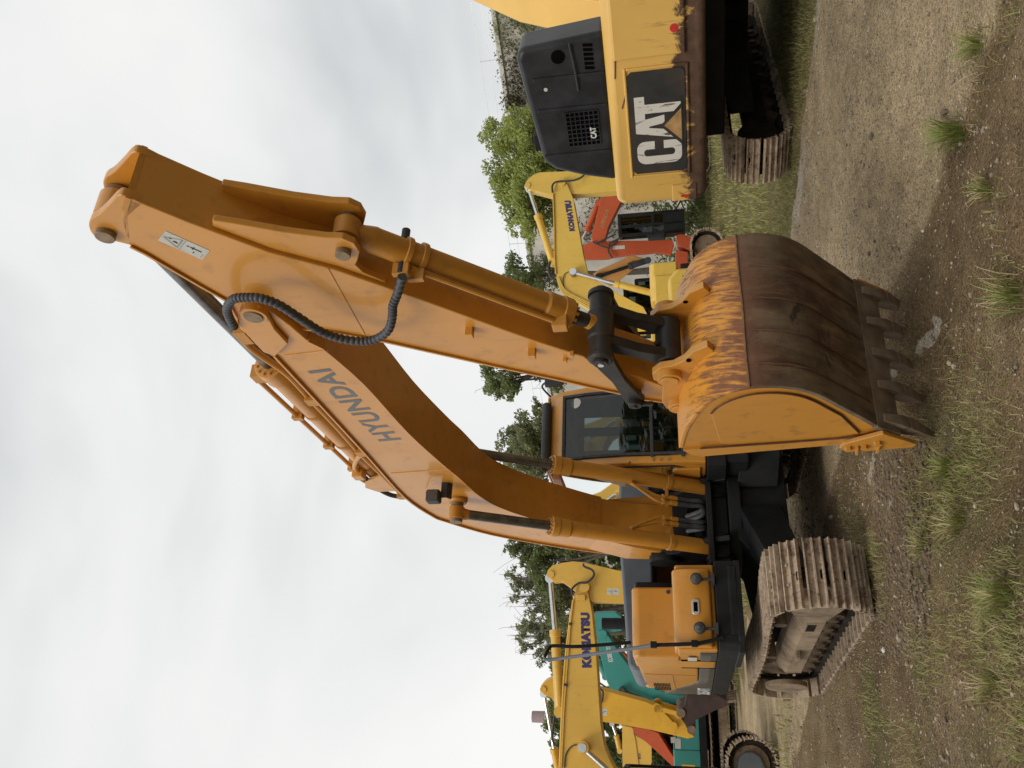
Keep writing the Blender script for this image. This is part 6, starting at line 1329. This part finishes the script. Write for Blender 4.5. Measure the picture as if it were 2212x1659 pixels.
# chimney
cb0 = at_depth(1150, 1548, 150.0); cb1 = at_depth(1190, 1548, 150.0); rch = 24/FPX*150/2; ht = cb0[2]
CH = thing('chimney', 'distant mauve and white banded chimney above the left booms', 'chimney', (cb0[0], 150.0, 0))
zb = at_depth(1178, 1548, 150.0)[2]
m_ = MB(); m_.cyl((0, 0, 0), (0, 0, zb), rch*1.12, rch*1.03, n=28); m_.build('lower_band', M['chimney_white'], CH); m_ = MB(); m_.cyl((0, 0, zb), (0, 0, ht), rch*1.03, rch, n=28); m_.build('upper_band', M['chimney_red'], CH)
tree('tree', 'dark tree screen low behind the teal house at left', [(1320, 1600, 1.2), (1340, 1640, 1.3), (1380, 1650, 1.3), (1400, 1610, 1.2), (1350, 1560, 1.2), (1300, 1650, 1.2), (1420, 1570, 1.2), (1330, 1500, 1.2), (1380, 1500, 1.2), (1430, 1640, 1.2)], base_at(1400, 1600, 56.0), M['leaf_dark'], leaf=.2, dens=.8, seed=31)
tree('tree', 'dark tree screen behind the teal boom and arm', [(1300, 1290, 1.1), (1320, 1340, 1.2), (1310, 1400, 1.2), (1350, 1300, 1.2), (1370, 1380, 1.2), (1390, 1320, 1.2), (1340, 1440, 1.2), (1400, 1430, 1.2), (1290, 1200, 1.0), (1330, 1230, 1.2)], base_at(1380, 1340, 52.0), M['leaf_dark'], leaf=.2, dens=.8, seed=32)
# small pale building among the trees
bp0 = at_depth(1245, 1160, 55.0)
BL = thing('building', 'small pale building glimpsed between trees behind the boom foot', 'building', (bp0[0], 55, 0), R(15))
m_ = MB(); m_.box(-2.5, 2.0, 0, 5, 0, bp0[2]+.2); m_.build('wall', M['pale_wall'], BL); m_ = MB(); m_.box(-2.7, 2.2, -.2, 5.2, bp0[2]+.2, bp0[2]+.5); m_.build('roof', M['roof_sheet'], BL)
for x in (-1.6, .3): m_ = MB(); m_.box(x, x+1.0, -.03, 0, bp0[2]-2.2, bp0[2]-1.0); m_.build('window', M['glass'], BL)
# distant tree line closing the horizon
rv = random.Random(9); V_, F_ = [], []
for k in range(150):
    a = R(-45+90*k/150); r = rv.uniform(95, 125); leaf_cloud(V_, F_, (r*math.sin(a), r*math.cos(a), rv.uniform(1, 3.4)), 3.2, 130, .55, rv, .8)
me = bpy.data.meshes.new('far_trees'); me.from_pydata([tuple(v) for v in V_], [], F_); me.materials.append(M['leaf_dark']); tag(link('far_woodland', me), 'far belt of dark trees closing the yard', 'woodland', kind='stuff')

SHR = [(1470, 400, 30.5, 1.3, 'shrub at the wall foot behind the red orange cab'), (1475, 330, 31.0, 1.4, 'shrub at the wall foot behind the counterweight'), (1480, 560, 36.5, 1.5, 'shrub behind the red orange bucket'), (1470, 640, 37.0, 1.5, 'shrub behind the lemon yellow house'), (1480, 480, 33.5, 1.2, 'low shrub beside the black cab'), (1480, 240, 30.0, 1.4, 'shrub under the faded yellow excavator in the distance')]
rs = random.Random(21)
for px, py, Y, h, lab in SHR:
    P = at_depth(px, py, Y); root = thing('shrub', lab, 'shrub', (P[0], Y, 0), 0, 'shrubs at the wall foot'); V_, F_ = [], []
    for _ in range(26): leaf_cloud(V_, F_, (rs.gauss(0, 1.1), rs.gauss(0, .5), abs(rs.gauss(.3, .55))*h), .35, 60, .085, rs)
    me = bpy.data.meshes.new('foliage'); me.from_pydata([tuple(v) for v in V_], [], F_); me.materials.append(M['leaf_dark']); link('foliage', me, root)
    m_ = MB()
    for k in range(5): m_.tube([(0, 0, 0), (rs.gauss(0, .3), 0, .5), (rs.gauss(0, .8), rs.gauss(0, .3), h)], .03, 5)
    m_.build('stem', M['bark'], root)

# unseen tree belt added behind the viewer to shade near faces and darken reflections
V_, F_ = [], []
for k in range(170):
    a = R(97+166*k/170); r = rv.uniform(27, 34); leaf_cloud(V_, F_, (r*math.sin(a), r*math.cos(a), rv.uniform(.5, 9.0)), 2.2, 75, .5, rv, .9)
me = bpy.data.meshes.new('woodland'); me.from_pydata([tuple(v) for v in V_], [], F_); me.materials.append(M['leaf_dark']); tag(link('woodland', me), 'unseen belt of trees added behind the viewer to block sky light', 'woodland', kind='stuff')
